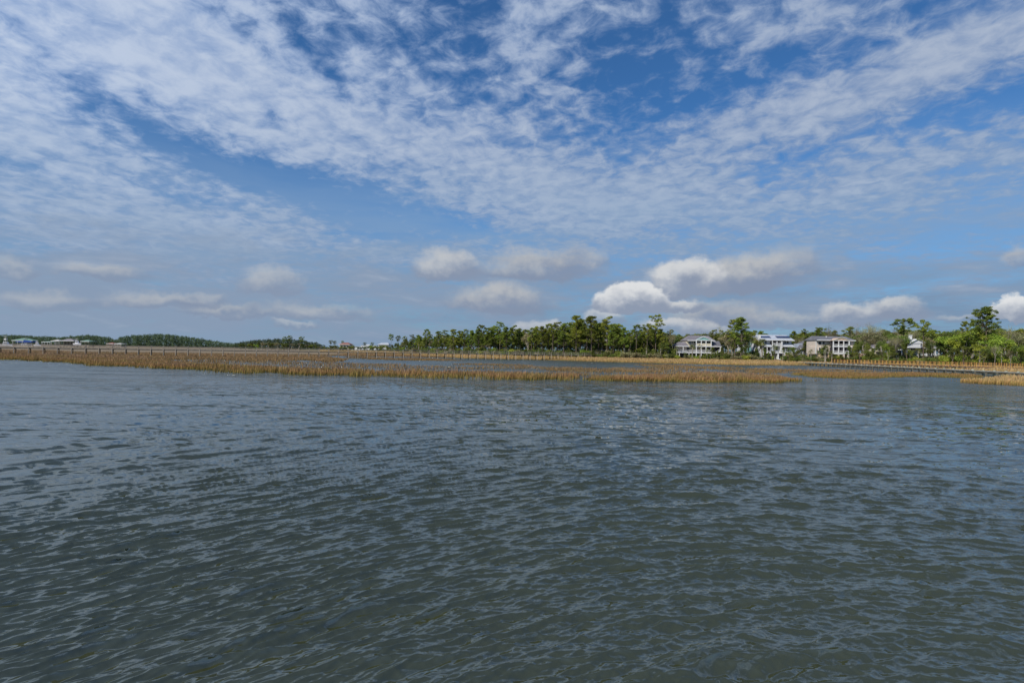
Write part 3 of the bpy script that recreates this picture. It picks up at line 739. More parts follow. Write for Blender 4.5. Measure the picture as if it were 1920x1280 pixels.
h.roof('skirt_roof', (1468, 1487.3, 643.9), (1467, 1487.5, 648.8), 1.5, -1.0, M_roofm, thick=.12)
h.boxes('porch_opening', [(1429.5, 649.6, 1446, 660.5, 1.2, 1.5)], M_dark)
h.window([(1457.5, 650.5, 1461, 657), (1464, 650, 1466, 652.6), (1470.6, 651.2, 1473.6, 656), (1475.2, 651.2, 1478.2, 656), (1479.8, 651.2, 1482.4, 656)], y=1.5)
h.rail(1429, 1446, 657.5, 660.6, -.85); h.rail(1447, 1463, 644.6, 647.2, -.85)
h.boxes('deck', [(1427, 660.7, 1470, 662, -1.2, 1.6)], M_white)
h.boxes('garage_opening', [(1458.6, 662.2, 1468.2, 671.8, .6, 1.0)], M_dark)
h.boxes('post', [(1456.2, 662, 1458.6, 672.5, -1, 1.0), (1468.2, 662, 1470, 672.5, -1, 1.0), (1444, 662, 1445.2, 667, -1, -.6), (1425, 660, 1427, 671, -1, 1), (1428.2, 662, 1430, 672, -1, -.5)], M_white)
h.boxes('ground_wall', [(1429.8, 662.2, 1456, 672.5, 1.7, 9), (1470.2, 662.2, 1484, 672.5, 1.7, 9)], M_tan)
h.stairs(1468, 657.5, 1484, 665.5, -1.2); h.boxes('slab', [(1456, 672.4, 1470.5, 674.3, -1.6, 1)], M_white)
# pale aqua cottage behind
h = Facade('aqua_cottage', 318, 'small pale aqua gabled cottage glimpsed between trees left of the solar-roofed house', base=1404)
h.boxes('wall', [(1400.5, 642.5, 1409, 660, .5, 8)], M_teal); h.poly('gable', [(1400, 642.5), (1404.6, 637.8), (1409.5, 642.5)], .3, 8, plain('aqua_paint', (.45, .66, .66)))
h.poly('roof_trim', [(1399, 643), (1404.6, 637), (1410.5, 643), (1409.4, 643), (1404.6, 638.2), (1400.2, 643)], 0, .28, M_roofm)
h.boxes('porch_wall', [(1390, 646, 1399.5, 662, 1.4, 6)], M_wsid); h.window([(1402, 648, 1404, 652), (1393, 650, 1395, 655)], y=.45)
# grey-blue house
h = Facade('grey_blue_house', 292, 'grey-blue two-storey house with steep dark roof beside the beige house', base=1516)
h.boxes('wall', [(1512, 644.4, 1529, 664, 1.5, 9), (1500, 652.6, 1511.9, 664, 1.2, 7), (1500.8, 644, 1511.9, 652.4, 3.2, 7)], M_blueg)
h.roof('roof', (1521, 1533, 635.8), (1510.5, 1529.5, 644.4), 5.5, .2, M_roof); h.roof('left_roof', (1505, 1512, 645.5), (1499.5, 1514, 653), 3.0, -.4, M_roof)
h.boxes('wall', [(1529.1, 644, 1536, 664, 2.5, 9)], M_beige)
h.window([(1513.6, 646, 1516, 650.8), (1517.2, 646, 1519.6, 650.8), (1522, 646, 1524, 651), (1502, 656.5, 1505, 660.5), (1508.8, 656.5, 1511.6, 661.5), (1517, 656.5, 1521, 662)], y=1.1, gl=plain('sky_lit_glass', (.28, .36, .46), .1, .2, .5))
h.boxes('deck', [(1499, 664.2, 1533, 665.3, -1.5, 3)], M_white); h.boxes('post', [(x, 665.4, x + .9, 671, -1.3, -1.0) for x in (1499.5, 1508, 1519, 1531)], M_white)
h.boxes('column', [(1499.2, 655, 1500, 664, -.6, -.3), (1504.9, 655, 1505.8, 664, -.3, 0), (1519, 655, 1520, 664, -.6, -.3)], M_white)
h.boxes('ground_wall', [(1502, 665.4, 1533, 671.5, 2, 6)], M_dark)
# beige screened-porch house
h = Facade('screened_porch_house', 266, 'large beige house with slate roof and double screened porch under a low gable', base=1572)
h.boxes('wall', [(1535, 637.2, 1606, 663.5, 2.4, 11)], M_beige)
h.roof('roof', (1536, 1602, 629.6), (1533.6, 1607, 637.4), 6.8, .8, M_roof)
h.boxes('roof_vent', [(1559, 629.2, 1559.9, 633, 4.5, 4.8)], M_white)
h.poly('gable', [(1558, 638.2), (1590, 638.2), (1578, 634), (1573.5, 633.2), (1569, 634)], -1.6, 5, plain('peach_paint', (.60, .44, .32)))
h.poly('gable_trim', [(1556, 638.9), (1568.5, 633.6), (1573.5, 632.6), (1578.5, 633.6), (1591.5, 638.9), (1589.6, 638.9), (1578, 634.4), (1573.5, 633.5), (1569, 634.4), (1558, 638.9)], -1.9, -1.62, M_cream)
h.boxes('beam', [(1557.6, 638, 1590, 639, -1.8, -1.4), (1557.6, 649.1, 1590, 650.6, -1.8, -1.4), (1557.6, 661.4, 1591, 663.8, -1.8, -1.4)], M_white)
h.boxes('porch_opening', [(1558.4, 639.2, 1589.6, 649, .9, 1.2), (1558.4, 650.8, 1589.6, 661.3, .9, 1.2)], M_dark)
h.boxes('column', [(x, 638.2, x + w_, 663.6, -1.75, -1.45) for x, w_ in ((1558, 1.6), (1568.2, 1.2), (1577.4, 1.4), (1587.4, 2.0))], M_white)
h.rail(1559, 1588, 645, 649, -1.5); h.rail(1559, 1588, 657.4, 661.3, -1.5)
h.window([(1539.6, 640.2, 1544.2, 645.6), (1547.5, 640.2, 1551, 645.6), (1594.5, 641, 1600.5, 645.8), (1540.5, 651.5, 1543.2, 659), (1546, 651.5, 1550, 659), (1552, 652, 1555, 659), (1594, 653, 1599, 659)], y=2.3)
h.boxes('corner_board', [(1534.6, 638, 1535.8, 663.5, 2.2, 2.38), (1531.4, 651, 1532.4, 663, 1.2, 1.4), (1606, 640, 1607, 664, 2.2, 2.38)], M_white)
h.boxes('wall', [(1531.5, 650.5, 1534.9, 663.5, 1.5, 8)], M_beige)
h.boxes('side_porch', [(1590.5, 650, 1608, 651.2, -.5, 2.3), (1590.5, 661, 1610, 662.3, -.5, 2.3)], M_white)
h.boxes('pier', [(1567.5, 664, 1570, 670.5, -1.7, -1.2), (1577, 664, 1580, 671, -1.7, -1.2), (1585.4, 664, 1589.2, 673, -1.7, -1.2)], M_beige)
h.boxes('garage_opening', [(1570, 664, 1586, 671, .6, .9)], M_dark); h.boxes('ground_wall', [(1535, 663.8, 1606, 671.5, 2.6, 10)], M_tan)
h.stairs(1607, 660, 1623, 672, -.6, 1.6); h.stairs(1551, 653, 1545, 662, 1.5, 1.0)
# tan cottage and cream dormer house
h = Facade('tan_cottage', 262, 'tiny tan garden cottage with arched pale green door behind the yellow rails', base=1633)
h.boxes('wall', [(1627, 664, 1641.5, 674, .8, 6)], M_tan); h.poly('gable', [(1625.8, 664.2), (1633, 660.6), (1642.6, 664.8)], .5, 6, M_tan)
h.poly('roof_trim', [(1624.5, 664.6), (1632.6, 659.8), (1644.5, 665.6), (1643.4, 666), (1632.6, 660.9), (1625.4, 665.2)], .1, .48, M_rroof)
h.boxes('door', [(1630, 666.5, 1635, 673.6, .5, .78)], plain('pale_green_paint', (.50, .62, .50))); h.window([(1637, 666.6, 1639, 670)], y=.7)
h.boxes('awning', [(1617, 663.5, 1625, 666, 1, 3)], plain('rust_canvas', (.30, .17, .13)))
h = Facade('dormer_house', 272, 'cream house with small gabled dormer under a lilac-grey roof', base=1649)
h.roof('roof', (1644, 1659, 641), (1637, 1664, 651.2), 6, .6, M_roofp); h.boxes('wall', [(1638.5, 651.4, 1662, 669, 1.4, 9)], M_cream)
h.boxes('dormer_wall', [(1644.4, 651, 1654.8, 659, -.2, 2.5)], M_cream); h.poly('dormer_gable', [(1643.6, 651.4), (1649.4, 646.4), (1655.8, 651.4)], -.3, 4, M_cream)
h.poly('dormer_trim', [(1642.8, 652), (1649.4, 645.6), (1656.6, 652), (1655.6, 652), (1649.4, 646.8), (1643.8, 652)], -.6, -.32, M_roofm)
h.window([(1646, 653.5, 1647.6, 657.5), (1651.8, 653.5, 1653.4, 657.5)], y=-.25); h.boxes('door', [(1648.6, 652.6, 1650.9, 658.6, -.32, -.22)], M_greyd)
# white chimney house
h = Facade('chimney_house', 255, 'big white gabled house with a white chimney and wrap-round porch among trees', base=1724)
h.boxes('wall', [(1707, 643.6, 1739, 652, 1.0, 11), (1730, 652, 1761, 668, 2.6, 11), (1741, 643, 1757, 652, 5, 11)], M_wsid)
h.poly('gable', [(1706.5, 643.8), (1722.6, 635), (1740, 643.8)], .8, 10, M_wsid)
h.poly('gable_trim', [(1703.5, 644.6), (1722.6, 634), (1743.5, 644.6), (1741.6, 644.8), (1722.6, 635.5), (1705.4, 644.8)], .3, .78, M_white)
h.roof('rear_roof', (1699, 1714, 633.6), (1698, 1712, 642), 9, 3, M_roofp); h.roof('right_roof', (1738, 1752, 638), (1738, 1757, 643.4), 8, 4.0, M_roofm)
h.boxes('chimney', [(1713.4, 628.6, 1716.8, 636.5, 2.2, 3.4)], M_white); h.boxes('chimney_cap', [(1712.8, 627.6, 1717.4, 628.5, 2.0, 3.6)], M_white)
h.roof('porch_roof', (1737, 1757, 644.8), (1729, 1760, 651.2), 3.6, -.6, M_roof, thick=.12)
h.boxes('column', [(x, 651.6, x + .9, 667.5, -.5, -.2) for x in (1729.5, 1735.4, 1745, 1752.4, 1759)], M_white)
h.boxes('porch_opening', [(1731, 653, 1752, 662.5, 2.2, 2.55)], M_dark); h.rail(1730, 1758, 663.5, 667, -.3)
h.boxes('deck', [(1728, 667, 1762, 668.4, -.9, 2.6), (1689.5, 667, 1706.5, 668.2, -.6, 3)], M_white)
h.window([(1711.5, 642.6, 1712.6, 644.4), (1728, 643, 1730, 647.6), (1732.6, 643, 1734.6, 647.6), (1736.4, 644, 1738, 647.6), (1754.4, 654, 1757.4, 662)], y=.7)
h.boxes('side_porch', [(1690, 654.8, 1706.4, 656.4, -.4, 4)], M_white); h.boxes('column', [(x, 656.4, x + .9, 667, -.3, 0) for x in (1690, 1694.4, 1699.6, 1705.4)], M_white)
h.boxes('wall', [(1690.5, 656.4, 1706, 667, 3, 7)], M_dark)
h = Facade('rear_white_house', 300, 'white dormer roof peeping over bright green trees right of the chimney house', base=1771)
h.roof('roof', (1766, 1778, 636.6), (1764, 1780, 641.4), 4, 0, M_roofp); h.boxes('wall', [(1766, 641.5, 1778, 655, .8, 7)], M_wsid); h.window([(1769, 643, 1771, 647), (1773.6, 643, 1775.4, 647)], y=.7)
# right edge house
h = Facade('edge_house', 228, 'low house with dark grey hipped roof at the right edge', base=1905)
h.roof('roof', (1893, 1945, 642.2), (1880, 1948, 652.8), 6, -.6, M_roofp); h.boxes('wall', [(1884, 653.2, 1946, 668, 1.4, 11)], M_beige)
h.window([(1890, 656, 1893, 662), (1902, 656, 1906, 662)], y=1.3); h.boxes('column', [(1883.6, 653.4, 1885, 668, -.3, 0)], M_white)
# houses hidden in the pine grove
h = Facade('grove_white_house', 296, 'white house with flat eave line and columns half hidden behind pine trunks', base=1118)
h.boxes('wall', [(1100, 638, 1139, 660, 2, 10)], M_wsid); h.roof('roof', (1104, 1136, 631.5), (1098.5, 1140.5, 637.2), 6, -.2, M_roofp)
h.boxes('porch_opening', [(1110.6, 643, 1137, 655, 1.5, 1.9)], M_dark)
h.window([(1103, 640, 1105.6, 645), (1107.6, 640, 1110, 645), (1112, 638.6, 1114, 642.4), (1134, 639, 1137, 642.4)], y=1.9); h.boxes('column', [(x, 638, x + 1, 660, -.2, .1) for x in (1099.6, 1107, 1117, 1128, 1138)], M_white)
h.boxes('carport_roof', [(1090, 646.2, 1102, 647.2, -1, 3)], M_white); h.boxes('post', [(1094.6, 647.3, 1096, 660, -.8, -.5), (1101, 647.3, 1102.2, 660, -.8, -.5)], M_white)
h.boxes('deck', [(1090, 658.4, 1140, 659.5, -1, 2)], M_white)
h = Facade('grove_grey_roof_house', 292, 'beige house with blue-grey roof half hidden behind leaning pine trunk', base=1200)
h.roof('roof', (1190, 1218, 630.8), (1177.5, 1226, 638.6), 6, -.2, M_roof); h.boxes('wall', [(1179.5, 638.8, 1224, 660, 1.6, 10)], M_cream)
h.window([(x, 640.4, x + 2.2, 644.4) for x in (1182, 1186, 1197, 1205, 1213)], y=1.5); h.boxes('porch_opening', [(1181, 648, 1222, 658, 1.2, 1.5)], M_dark)
h.boxes('column', [(x, 647, x + .9, 660, -.2, .1) for x in (1180, 1192, 1206, 1221)], M_white)
h = Facade('blue_tarp_house', 318, 'yellowish house with bright blue tarpaulin over its roof deep in the pines', base=995)
h.roof('roof', (988, 1005, 636.4), (985, 1008, 644.5), 5, -.2, M_blue); h.boxes('wall', [(986.5, 644.6, 1006.6, 662, 1.0, 9)], M_cream)
h.poly('gable', [(984.6, 641), (992, 641), (988.6, 635.2)], -.6, 3, M_tan); h.boxes('column', [(x, 645, x + 1, 660, -.2, .1) for x in (986, 993, 1000, 1006)], M_white)
h.window([(988, 648, 991, 653), (996, 648, 999, 653)], y=.9); h.boxes('upper_wall', [(992, 632, 999, 636.2, 5, 9)], M_wsid)
# far buildings at the end of the creek
h = Facade('red_roof_villa', 560, 'distant cream villa with red tiled hipped roof beyond the pier', base=645)
h.roof('roof', (641, 649, 641.8), (634.5, 656, 645.6), 7, -.5, M_rroof); h.boxes('wall', [(636.5, 645.7, 654.5, 655, 1, 12)], M_cream); h.window([(639, 647.5, 641, 651), (645, 647.5, 647, 651), (650, 647.5, 652, 651)], y=.9)
h.boxes('porch_opening', [(641.6, 651.6, 649, 655, .6, .9)], M_dark)
h = Facade('white_flat_building', 620, 'distant long white flat-roofed building beyond the pier', 'building', base=688)
h.boxes('wall', [(676, 647.6, 706, 656, 1, 12), (658, 649.8, 675.8, 656, 2, 10), (684, 645.6, 692, 647.5, 3, 9)], M_white); h.boxes('roof', [(675.4, 646.9, 706.6, 647.6, .6, 12), (657.6, 649.1, 675.6, 649.8, 1.6, 10)], M_roofm)
h.window([(x, 649.6, x + 2.4, 652.6) for x in (678, 683, 688, 693, 698)], y=.9)
h = Facade('white_gable_building', 520, 'distant white building behind low trees at the left end of the wooded shore', 'building', base=716)
h.boxes('wall', [(709, 645.4, 728, 656, 1, 10)], M_white); h.roof('roof', (713, 726, 642.2), (708, 729, 645.6), 5, 0, M_roofm); h.window([(712, 648, 714, 651.5), (718, 648, 720, 651.5), (723, 648, 725, 651.5)], y=.9)

# ---------------------------------------------------------------- docks and boats far left
YD = 505
M_dim = plain('shaded_white_timber', (.42, .42, .40), .7, .25, 1.0)  # white dimmed so that shade is painted into the far docks
def shelter(name, px0, px1, ptop, peave, label, m_roof, m_post=M_dim, posts=4, gable=False, extra=None):
    f = Facade(name, YD, label, 'dock shelter', base=(px0 + px1) / 2); w_ = px1 - px0
    f.roof('roof', (px0 + w_ * .38, px1 - w_ * .38, ptop) if not gable else (px0 + w_ * .3, px1 - w_ * .3, ptop), (px0, px1, peave), 3.0, -.5, m_roof)
    k = posts
    for i in range(k):
        x = px0 + w_ * (.06 + .88 * i / (k - 1)); f.boxes('post', [(x - .35, peave + .3, x + .35, 652, -.3, 0)], m_post)
    f.boxes('post', [(px0 + w_ * .1, peave + .3, px0 + w_ * .1 + .6, 652, 5.4, 5.7), (px1 - w_ * .1 - .6, peave + .3, px1 - w_ * .1, 652, 5.4, 5.7)], m_post)
    f.boxes('dock_platform', [(px0 - 1, 648.6, px1 + 1, 649.8, -.9, 6.5)], M_grey)
    f.rail(px0, px1, 646.4, 648.5, -.6, M_grey)
    return f
f = shelter('boat_lift', 22, 62, 633.6, 638.2, 'boat lift with pale green roof and deep blue canopy at far left', M_roofg, posts=5)
f.boxes('canopy', [(30, 638.4, 61, 641.8, -.2, 5)], M_blue); f.poly('side_canopy', [(46, 637), (61, 639), (60.5, 642), (46, 641)], -1.1, -.6, M_blue)
f = shelter('small_boat_lift', 78, 95, 639.6, 640.8, 'open boat lift with thin green roof slats beside the white pavilion', M_roofg, posts=4)
f = shelter('pavilion', 95.5, 112, 636.2, 639, 'dock pavilion with white hipped roof', M_dim, posts=3)
f = shelter('dock_house', 113, 139, 634.6, 638.6, 'largest dock shelter, grey hipped roof, right of the white pavilion', M_roofp, m_post=M_greyd, posts=5)
f.boxes('store', [(117, 640.5, 131, 648.5, 2, 5)], M_greyd)
f = shelter('green_gable_shelter', 151, 168, 637, 639.8, 'dock shelter with green gabled roof over weathered posts', M_roofg, m_post=M_greyd, posts=3)
f = shelter('red_dock_hut', 200, 213, 641.8, 644, 'small dull red dock hut far left beyond the pier', M_rroof, m_post=M_rroof, posts=3); f.boxes('wall', [(203.5, 644.4, 209, 648.5, 1, 3)], M_rroof)
f = shelter('white_canopy_shelter', 214, 228, 642.8, 644.4, 'low dock shelter with white canopy right of the red hut', M_dim, posts=3)
def boat(name, px0, px1, pdeck, pkeel, label, tower=False, Y=YD - 12):
    x0_, x1_ = XY(px0, Y), XY(px1, Y); L = x1_ - x0_; zk = Z((px0 + px1) / 2, pkeel, Y); zd = Z((px0 + px1) / 2, pdeck, Y)
    root = empty(name, (x0_, Y, zk)); tag(root, label, 'boat'); hgt = zd - zk
    m_ = MB(); st = [(0, .85, 0), (.25, 1, 0), (.6, .95, .05), (.85, .6, .25), (1.0, .04, .5)]; B = L * .16
    for (t, b_, sh) in st:
        x = t * L; zt = hgt * (1 + .35 * sh); m_.v += [(x, -B * b_, zt), (x, -B * b_ * .6, hgt * .35), (x, 0, hgt * .45 * sh), (x, B * b_ * .6, hgt * .35), (x, B * b_, zt)]
    for i in range(4):
        for j in range(4): m_.f.append((i * 5 + j, i * 5 + 5 + j, i * 5 + 6 + j, i * 5 + 1 + j))
        m_.f.append((i * 5 + 4, i * 5 + 9, i * 5 + 5, i * 5))
    m_.f.append((0, 1, 2, 3, 4)); m_.build('hull', M_hull, root)
    MB().prism([(L * .25, hgt), (L * .68, hgt), (L * .6, hgt * 1.9), (L * .28, hgt * 1.95)], -B * .6, B * .6).build('cabin', M_hull, root)
    MB().prism([(L * .3, hgt * 1.35), (L * .64, hgt * 1.3), (L * .61, hgt * 1.7), (L * .3, hgt * 1.75)], -B * .64, -B * .605).build('window', M_glass, root)
    t = MB(); zt = hgt * (4.4 if tower else 2.9)
    for x in (.3, .52):
        for y in (-.5, .5): t.beam((L * x, B * y, hgt * 1.9), (L * (x * .6 + .17), B * y * .6, zt), .10)
    t.box(L * .27, L * .56, -B * .6, B * .6, zt, zt + .12)
    t.build('tower', M_white, root)
    if tower: MB().box(L * .33, L * .5, -B * .45, B * .45, hgt * 2.9, hgt * 3.3).build('flybridge', M_hull, root)
    return root
boat('sport_boat', 1, 23, 645.5, 650, 'white sport fishing boat with tall tower moored at the far left', True)
boat('motor_boat', 137.5, 152, 643.5, 648, 'white motor boat on a lift right of the grey dock shelter')
boat('skiff', 40, 60, 643.8, 648.6, 'white boat hanging under the blue canopy of the green-roofed lift', Y=YD + 2)
boat('cruiser', 64, 76, 646, 650, 'small white boat between the blue canopy lift and green slatted lift')
# ---------------------------------------------------------------- trees
def leaf_cloud(cent, rad, n_, size, seed, flat=.6, up=.35):
    """n_ small quads scattered through ellipsoid puffs -> coordinates"""
    rng = np.random.RandomState(seed); cent = np.asarray(cent, float); rad = np.asarray(rad, float)
    w_ = rad ** 2; idx = rng.choice(len(cent), n_, p=w_ / w_.sum())
    d_ = rng.randn(n_, 3); d_ /= np.linalg.norm(d_, axis=1)[:, None]; r_ = rng.rand(n_) ** .45
    p = cent[idx] + d_ * (r_ * rad[idx])[:, None] * np.array([1, 1, flat])
    nrm = d_ * .6 + rng.randn(n_, 3) * .6 + np.array([0, 0, up]); nrm /= np.linalg.norm(nrm, axis=1)[:, None]
    t = np.cross(nrm, rng.randn(n_, 3)); t /= np.linalg.norm(t, axis=1)[:, None]; b = np.cross(nrm, t)
    s_ = (size * (.6 + .8 * rng.rand(n_)))[:, None]
    co = np.stack([p - t * s_, p + b * s_ * .45, p + t * s_, p - b * s_ * .45], 1)
    return co.reshape(-1, 3)
def leaf_obj(name, co, m_, parent):
    me = np_mesh(name, co, np.arange(len(co)).reshape(-1, 4)); me.materials.append(m_)
    o = bpy.data.objects.new(name, me); C.objects.link(o); o.parent = parent; return o
def pine(seed, style):
    """unit: 20 m tall loblolly pine"""
    rg = random.Random(seed); Ht = 20.0; root = empty('pine_tree')
    tr = MB(); lean = rg.uniform(-.5, .5); ly = rg.uniform(-.4, .4); k = 9
    ax = [Vector((lean * (i / k) ** 1.6 + rg.uniform(-.08, .08), ly * (i / k) ** 1.5, Ht * .97 * i / k)) for i in range(k + 1)]
    tr.tube(ax, [.30 * (1 - .85 * i / k) for i in range(k + 1)], 7)
    def at(t):
        q_ = t * k; i = min(k - 1, int(q_)); return ax[i].lerp(ax[i + 1], q_ - i)
    cen, rad = [], []
    lo = {'sparse': .50, 'full': .34, 'top': .62, 'umbrella': .66}[style]; nb = {'sparse': 30, 'full': 50, 'top': 22, 'umbrella': 26}[style]
    for i in range(nb):
        t = lo + (1 - lo) * ((i + rg.random()) / nb) * .98
        prof = {'sparse': 3.6 * math.sin(min(1, (1 - t) / (1 - lo) * .85 + .22) * 2.4), 'full': 3.9 * ((1 - t) / (1 - lo)) ** .55 + .5,
                'top': 2.9 * math.sin(min(1, (1 - t) / (1 - lo) + .25) * 2.3) + .3, 'umbrella': 5.0 * (1 - abs((t - .84) / .3)) }[style]
        L = max(.7, prof * rg.uniform(.55, 1.1)); th = rg.random() * 6.283; p0 = at(t); rise = rg.uniform(.05, .38) * L
        p1 = p0 + Vector((math.cos(th) * L, math.sin(th) * L, rise)); pm = p0.lerp(p1, .55) + Vector((0, 0, -.12 * L))
        tr.tube([p0, pm, p1], [.085, .055, .025], 4)
        r_ = rg.uniform(.60, 1.20) * (1.0 if style != 'full' else 1.22)
        cen.append(p1 + Vector((0, 0, .15))); rad.append(r_)
        for _ in range(2):
            if rg.random() < .75: cen.append(p0.lerp(p1, rg.uniform(.45, .9)) + Vector((rg.uniform(-.7, .7), rg.uniform(-.7, .7), rg.uniform(-.1, .5)))); rad.append(r_ * rg.uniform(.5, .85))
    cen.append(ax[-1] + Vector((0, 0, .1))); rad.append(.9)
    for i in range(rg.randint(2, 5)):                      # dead stubs
        t = rg.uniform(.3, lo); th = rg.random() * 6.28; p0 = at(t); tr.tube([p0, p0 + Vector((math.cos(th), math.sin(th), .3)) * rg.uniform(.5, 1.6)], [.05, .02], 4)
    tr.build('trunk', M_bark, root)
    n_ = {'sparse': 4200, 'full': 8000, 'top': 3600, 'umbrella': 4000}[style]
    leaf_obj('crown', leaf_cloud([tuple(c) for c in cen], rad, n_, .22, seed, .58), M_pine, root)
    return root
def branchy(rg, mb, p, d_, L, r_, depth, tips, spread=.7, droop=0.0):
    p1 = p + d_ * L; pm = p.lerp(p1, .5) + Vector((rg.uniform(-1, 1), rg.uniform(-1, 1), rg.uniform(-.5, .5))) * L * .08
    mb.tube([p, pm, p1], [r_, r_ * .8, r_ * .6], 5 if depth > 1 else 3)
    if depth == 0: tips.append(p1); return
    for i in range(rg.choice((2, 3, 3))):
        dd = (d_ + Vector((rg.uniform(-1, 1), rg.uniform(-1, 1), rg.uniform(-.35, .6) - droop)) * spread).normalized()
        branchy(rg, mb, pm.lerp(p1, rg.uniform(.2, 1)), dd, L * rg.uniform(.6, .85), r_ * .58, depth - 1, tips, spread, droop)
    tips.append(p1)
def oak(seed, m_leaf, name, n_leaf=4200, Ht=11.0, wide=1.0):
    rg = random.Random(seed); root = empty(name); tr = MB(); tips = []
    branchy(rg, tr, Vector((0, 0, 0)), Vector((rg.uniform(-.15, .15), 0, 1)).normalized(), Ht * .27, .30, 4, tips, .85 * wide)
    zmax = max(t.z for t in tips); sc_ = Ht * .93 / zmax
    tr.v = [(x * sc_ * wide, y * sc_ * wide, z * sc_) for x, y, z in tr.v]
    pts = [(t.x * sc_ * wide, t.y * sc_ * wide, t.z * sc_) for t in tips if t.z * sc_ > Ht * .07]
    pts += [(rg.uniform(-.3, .3) * Ht * wide, rg.uniform(-.25, .25) * Ht, rg.uniform(.08, .3) * Ht) for _ in range(9)]
    tr.build('trunk', M_barkp if m_leaf in (M_brown, M_bright) else M_bark, root)
    rad = [rg.uniform(.7, 1.35) for _ in pts]
    leaf_obj('crown', leaf_cloud(pts, rad, n_leaf, .20, seed, .6), m_leaf, root); return root
def bare(seed, Ht=13.0, twig=1500):
    rg = random.Random(seed); root = empty('bare_tree'); tr = MB(); tips = []
    branchy(rg, tr, Vector((0, 0, 0)), Vector((rg.uniform(-.1, .1), 0, 1)).normalized(), Ht * .27, .22, 5, tips, .62)
    zmax = max(t.z for t in tips); sc_ = Ht / zmax; tr.v = [(x * sc_, y * sc_, z * sc_) for x, y, z in tr.v]
    tr.build('trunk', M_barkp, root); rng = np.random.RandomState(seed)
    P = np.array([(t.x * sc_, t.y * sc_, t.z * sc_) for t in tips]); i = rng.randint(0, len(P), twig); p = P[i] + rng.randn(twig, 3) * .55
    d_ = rng.randn(twig, 3) + np.array([0, 0, .9]); d_ /= np.linalg.norm(d_, axis=1)[:, None]; d_ *= (.5 + .6 * rng.rand(twig))[:, None]
    s_ = np.cross(d_, rng.randn(twig, 3)); s_ /= np.linalg.norm(s_, axis=1)[:, None]; s_ *= .022
    co = np.stack([p - s_, p + s_, p + d_ + s_ * .3, p + d_ - s_ * .3], 1).reshape(-1, 3)
    leaf_obj('twigs', co, M_brown, root); return root
def palm(seed, Ht=6.0):
    rg = random.Random(seed); root = empty('palmetto_tree'); tr = MB(); bx = rg.uniform(-.4, .4)
    tr.tube([(bx * (i / 6) ** 2, 0, Ht * i / 6) for i in range(7)], [.24, .2, .19, .19, .19, .2, .22], 7); tr.build('trunk', M_barkp, root)
    fr = MB()
    for i in range(34):
        th = i * 2.4; el_ = rg.uniform(-.7, 1.25); L = rg.uniform(1.3, 1.9); c_ = Vector((bx, 0, Ht))
        d_ = Vector((math.cos(th) * math.cos(el_), math.sin(th) * math.cos(el_), math.sin(el_))); e = c_ + d_ * L * .55
        for j in range(9):                                  # fan of narrow leaflets
            a_ = (j - 4) * .26; sd_ = d_.cross(Vector((0, 0, 1))).normalized() if abs(d_.z) < .95 else Vector((1, 0, 0)); q_ = (d_ * math.cos(a_) + sd_ * math.sin(a_)).normalized()
            tip = e + q_ * L * .5 - Vector((0, 0, .22 * L * rg.random())); w_ = q_.cross(d_ if abs(a_) > .1 else Vector((0, 0, 1)));
            w_ = (w_.normalized() if w_.length > 1e-3 else Vector((0, 0, 1))).cross(q_).normalized() * .05
            fr.add([e - w_, e + w_, tip], [(0, 1, 2)])
        fr.add([c_ - Vector((0, 0, .03)), c_ + Vector((0, 0, .03)), e], [(0, 1, 2)])
    fr.build('fronds', M_frond, root); return root
def shrub(seed, m_, Ht=3.0, n_=1700):
    rg = random.Random(seed); root = empty('shrub'); cen = [(rg.uniform(-1.5, 1.5), rg.uniform(-1, 1), rg.uniform(.5, Ht - .7)) for _ in range(9)]
    st = MB()
    for c_ in cen: st.tube([(c_[0] * .2, c_[1] * .2, -.2), (c_[0] * .7, c_[1] * .7, c_[2] * .5), c_], [.06, .04, .02], 4)
    st.build('stems', M_bark, root)
    leaf_obj('foliage', leaf_cloud(cen, [rg.uniform(.6, 1.05) for _ in cen], n_, .15, seed, .8), m_, root); return root
PROTO = {
    'pine_sparse': [pine(1, 'sparse'), pine(2, 'sparse'), pine(3, 'sparse'), pine(10, 'sparse')], 'pine_full': [pine(4, 'full'), pine(5, 'full'), pine(6, 'full')],
    'pine_top': [pine(7, 'top'), pine(8, 'top'), pine(12, 'top')], 'pine_umb': [pine(9, 'umbrella'), pine(11, 'umbrella')],
    'oak': [oak(21, M_oak, 'evergreen_tree'), oak(22, M_oak, 'evergreen_tree'), oak(23, M_oak, 'evergreen_tree', wide=.8)],
    'bright': [oak(31, M_bright, 'bright_green_tree', 5200), oak(32, M_bright, 'bright_green_tree', 5200)],
    'brown': [oak(41, M_brown, 'winter_tree', 2600, 12.0, .9), oak(42, M_brown, 'winter_tree', 2600, 12.0, .8)],
    'bare': [bare(51), bare(52), bare(53)], 'palm': [palm(61), palm(62)],
    'shrub': [shrub(71, M_oak), shrub(72, M_oak), shrub(73, M_bright), shrub(74, M_brown)]}
NATIVE = {'pine_sparse': 20.6, 'pine_full': 20.6, 'pine_top': 20.6, 'pine_umb': 20.6, 'oak': 11.3, 'bright': 11.3, 'brown': 12.3, 'bare': 13.4, 'palm': 7.4, 'shrub': 3.1}
CATS = {'pine_sparse': 'pine tree', 'pine_full': 'pine tree', 'pine_top': 'pine tree', 'pine_umb': 'pine tree', 'oak': 'evergreen tree', 'bright': 'green tree', 'brown': 'winter tree', 'bare': 'bare tree', 'palm': 'palm tree', 'shrub': 'shrub'}
